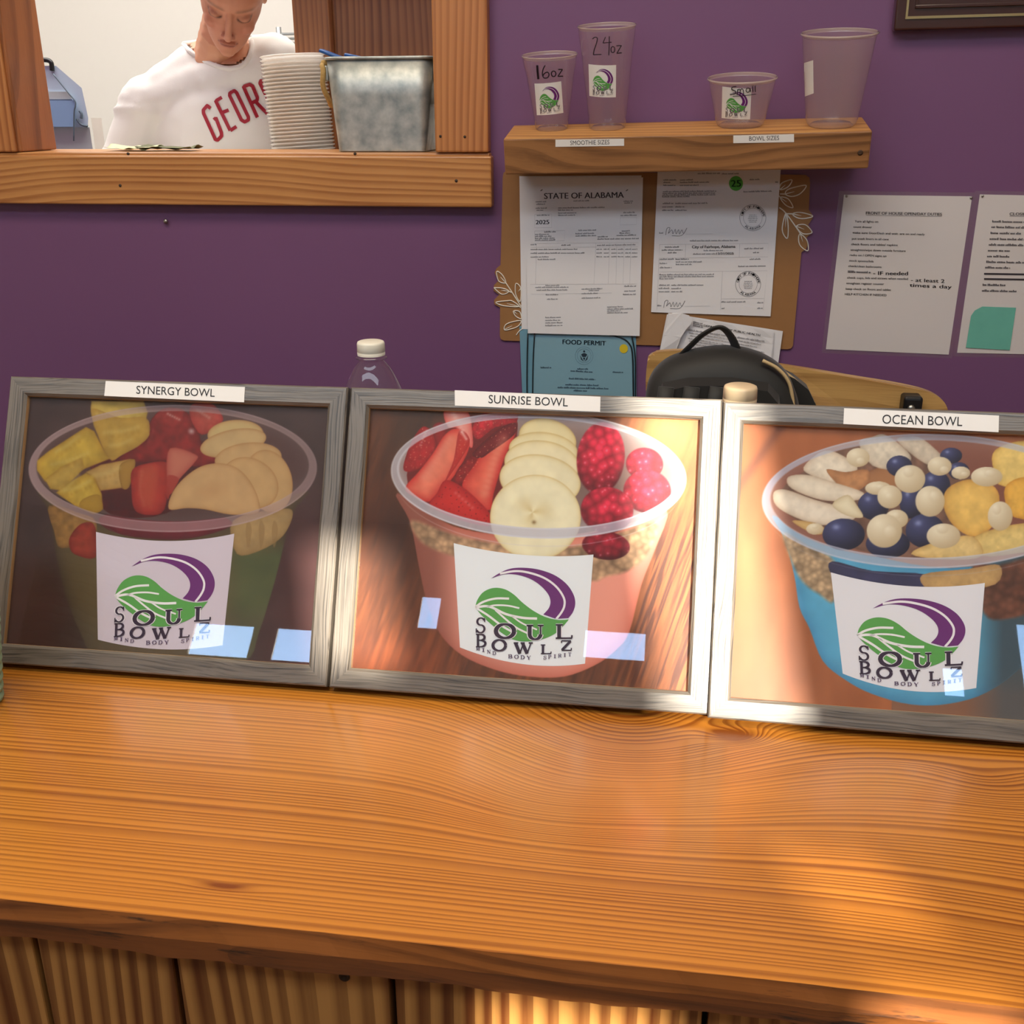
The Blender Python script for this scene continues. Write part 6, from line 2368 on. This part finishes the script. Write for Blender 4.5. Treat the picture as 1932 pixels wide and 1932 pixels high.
    p.put(m_ * np.clip((760 - Y) / 300, 0, 1) * np.clip((700 - X) / 300, 0, 1) * .4, (170, 182, 222))
    p.ring(1185, 610, 840, 350, 833, 345, -2, 0, (180, 180, 196), .5)


def label_fn(xl, xr, top, bot, sag0, sag1):
    """flat label units to crop pixels: straight leaning sides, curved top and bottom"""
    def f(u, v):
        x = (xl[0] + (xl[1] - xl[0]) * v) * (1 - u) + (xr[0] + (xr[1] - xr[0]) * v) * u
        t_ = top[0] * (1 - u) + top[1] * u + sag0 * 4 * u * (1 - u)
        b__ = bot[0] * (1 - u) + bot[1] * u + sag1 * 4 * u * (1 - u)
        return x, t_ * (1 - v) + b__ * v
    return f


FR = [dict(x=-.7316, y=.949, psi=0.0, lean=.4451, o=(0, 700), s=2.841, paint=paint_synergy, name='SYNERGY BOWL', lab='grey wood framed picture of the SYNERGY BOWL at the left',
           lf=label_fn((515, 525), (1256, 1194), (862, 872), (1440, 1470), 44, 36), paper=(206, 196, 208), tape=[(568, 54), (1314, 86), (1309, 168), (560, 134)], bl=((732, 122), (1152, 139)), th=42),
      dict(x=-.3385, y=.949, psi=0.0, lean=.4451, o=(620, 710), s=2.542, paint=paint_sunrise, name='SUNRISE BOWL', lab='grey wood framed picture of the SUNRISE BOWL with strawberries in the middle',
           lf=label_fn((600, 630), (1270, 1230), (800, 855), (1300, 1378), 29, 41), paper=(232, 238, 242), tape=[(605, 67), (1304, 98), (1302, 171), (606, 141)], bl=((767, 129), (1147, 145)), th=39),
      dict(x=.0507, y=.9436, psi=-.0157, lean=.4627, o=(1320, 740), s=2.76, paint=paint_ocean, name='OCEAN BOWL', lab='grey wood framed picture of the blue OCEAN BOWL at the right',
           lf=label_fn((683, 745), (1485, 1440), (938, 993), (1465, 1540), 44, 52), paper=(226, 226, 232), tape=[(752, 84), (1558, 122), (1556, 209), (748, 166)], bl=((950, 164), (1366, 177)), th=47)]

for fr in FR:
    X_ = Vector((math.cos(fr['psi']), math.sin(fr['psi']), 0))
    Bk = Vector((-math.sin(fr['psi']), math.cos(fr['psi']), 0))
    Uv = Bk * math.sin(fr['lean']) + Vector((0, 0, 1)) * math.cos(fr['lean'])
    Yv = X_.cross(Uv) * -1
    Nb = Uv.cross(X_)                      # points to the back
    R3 = Matrix((X_, Nb, Uv)).transposed()
    org = np.array([fr['x'], fr['y'], 1.0])
    t = thing('framed_picture', fr['lab'], 'picture frame', tuple(org), R3, 'framed bowl pictures')
    R3n = np.array(R3)

    def rail(Ln, mat4):
        """mitred rail along local X, outer edge at z = 0, front at y = 0"""
        V, Fc = [], []
        prof = [(0.0, .0015), (.0015, 0.0), (MW - .003, 0.0), (MW, .003), (MW, FT), (0.0, FT)]     # (inset z, depth y)
        for e in (0, 1):
            for z, y in prof:
                V.append((z if e == 0 else Ln - z, y, z))
        m_ = len(prof)
        for i in range(m_):
            j = (i + 1) % m_
            Fc.append((i, j, m_ + j, m_ + i))
        Fc += [tuple(range(m_))[::-1], tuple(range(m_, 2 * m_))]
        bm = bmesh.new()
        vv = [bm.verts.new(v) for v in V]
        for k_, f in enumerate(Fc):
            ff = bm.faces.new([vv[i] for i in f])
            ff.material_index = 1 if k_ == 3 else 0
        o_ = bm_obj('rail', bm, [M_GREY, M_LIP], t)
        o_.matrix_local = mat4
        return o_
    rail(FWID, Matrix.Identity(4))
    rail(FWID, Matrix.Translation((FWID, 0, FHEI)) @ Matrix.Rotation(math.pi, 4, 'Y'))
    rail(FHEI, Matrix.Translation((0, 0, FHEI)) @ Matrix.Rotation(math.pi / 2, 4, 'Y'))
    rail(FHEI, Matrix.Translation((FWID, 0, 0)) @ Matrix.Rotation(-math.pi / 2, 4, 'Y'))
    box('backing', (.004, FT - .004, .004), (FWID - .004, FT - .0005, FHEI - .004), M_BACK, t)
    # print
    dpt = .0085
    us = np.linspace(MW - .004, FWID - MW + .004, NGX)
    ws = np.linspace(MW - .004, FHEI - MW + .004, NGY)
    Ug, Wg = np.meshgrid(us, ws)
    Lc = np.stack([Ug.ravel(), np.full(Ug.size, dpt), Wg.ravel()], 1)
    Wc_ = Lc @ R3n.T + org
    px_, py_ = prj(Wc_)
    p = Paint((px_ - fr['o'][0]) * fr['s'], (py_ - fr['o'][1]) * fr['s'])
    fr['paint'](p)
    me = bpy.data.meshes.new('photo_print')
    me.vertices.add(NGX * NGY)
    me.vertices.foreach_set('co', Lc.astype(np.float32).ravel())
    ii = (np.arange(NGY - 1)[:, None] * NGX + np.arange(NGX - 1)[None, :]).ravel()
    quads = np.stack([ii, ii + 1, ii + NGX + 1, ii + NGX], 1)
    me.loops.add(quads.size)
    me.loops.foreach_set('vertex_index', quads.ravel().astype(np.int32))
    me.polygons.add(len(quads))
    me.polygons.foreach_set('loop_start', (np.arange(len(quads)) * 4).astype(np.int32))
    me.update(calc_edges=True)
    at = me.attributes.new('Col', 'FLOAT_COLOR', 'POINT')
    at.data.foreach_set('color', np.hstack([lin(np.clip(p.I, 0, 255) / 255.0) * .86, np.ones((len(px_), 1))]).astype(np.float32).ravel())
    me.materials.append(M_PRINT)
    po = link(bpy.data.objects.new('photo_print', me), t)
    po['label'] = 'printed photo of a fruit bowl'
    fn = np.array(Nb)

    def pmap(depth):
        def f(x, y, lift):
            w_ = onP(fr['o'][0] + x / fr['s'], fr['o'][1] + y / fr['s'], org + fn * depth, fn)
            q_ = R3n.T @ (w_ - org)
            return (q_[0], depth - lift, q_[2])
        return f
    ink = Ink(pmap(dpt), .00016)
    lf = fr['lf']
    nn = 24
    edge_ = [lf(i / nn, 0) for i in range(nn + 1)] + [lf(1, j / 8) for j in range(1, 9)] + [lf(1 - i / nn, 1) for i in range(1, nn + 1)] + [lf(0, 1 - j / 8) for j in range(1, 8)]
    ink.poly(edge_, fr['paper'], 1)
    wpx = lf(1, .5)[0] - lf(0, .5)[0]
    draw_logo(ink, lf, wpx, 2, 1.0)
    ink.build('printed_logo', M_PRINT, po)
    # glass
    box('glass', (MW - .003, .0050, MW - .003), (FWID - MW + .003, .0066, FHEI - MW + .003), M_GLASS, t)
    # name label on the top rail
    fm_ = pmap(0.0)
    P = [fm_(a_, b__, .0002) for a_, b__ in fr['tape']]
    lb = slab('name_label', P, (0, -.0004, 0), M_TAPE, t)
    lb['label'] = 'white label reading ' + fr['name']
    ink = Ink(fm_, .00015)
    ink.text(fr['name'], fr['bl'][0], fr['bl'][1], fr['th'], (34, 32, 34), 6)
    ink.build('lettering', M_INK, lb)
    # easel leg behind
    pt = Vector((FWID / 2, FT, FHEI * .72))
    inv = R3.inverted()
    foot_w = Vector((org[0], org[1], 0)) + R3 @ Vector((FWID / 2, 0, 0)) 
    foot_w = Vector((foot_w.x, foot_w.y + .235, CZ + .004))
    fl = inv @ (foot_w - Vector(org))
    tube('easel_leg', [pt, pt.lerp(fl, .5), fl], .01, M_BACK, t, 8, flat=(.0025, .018))
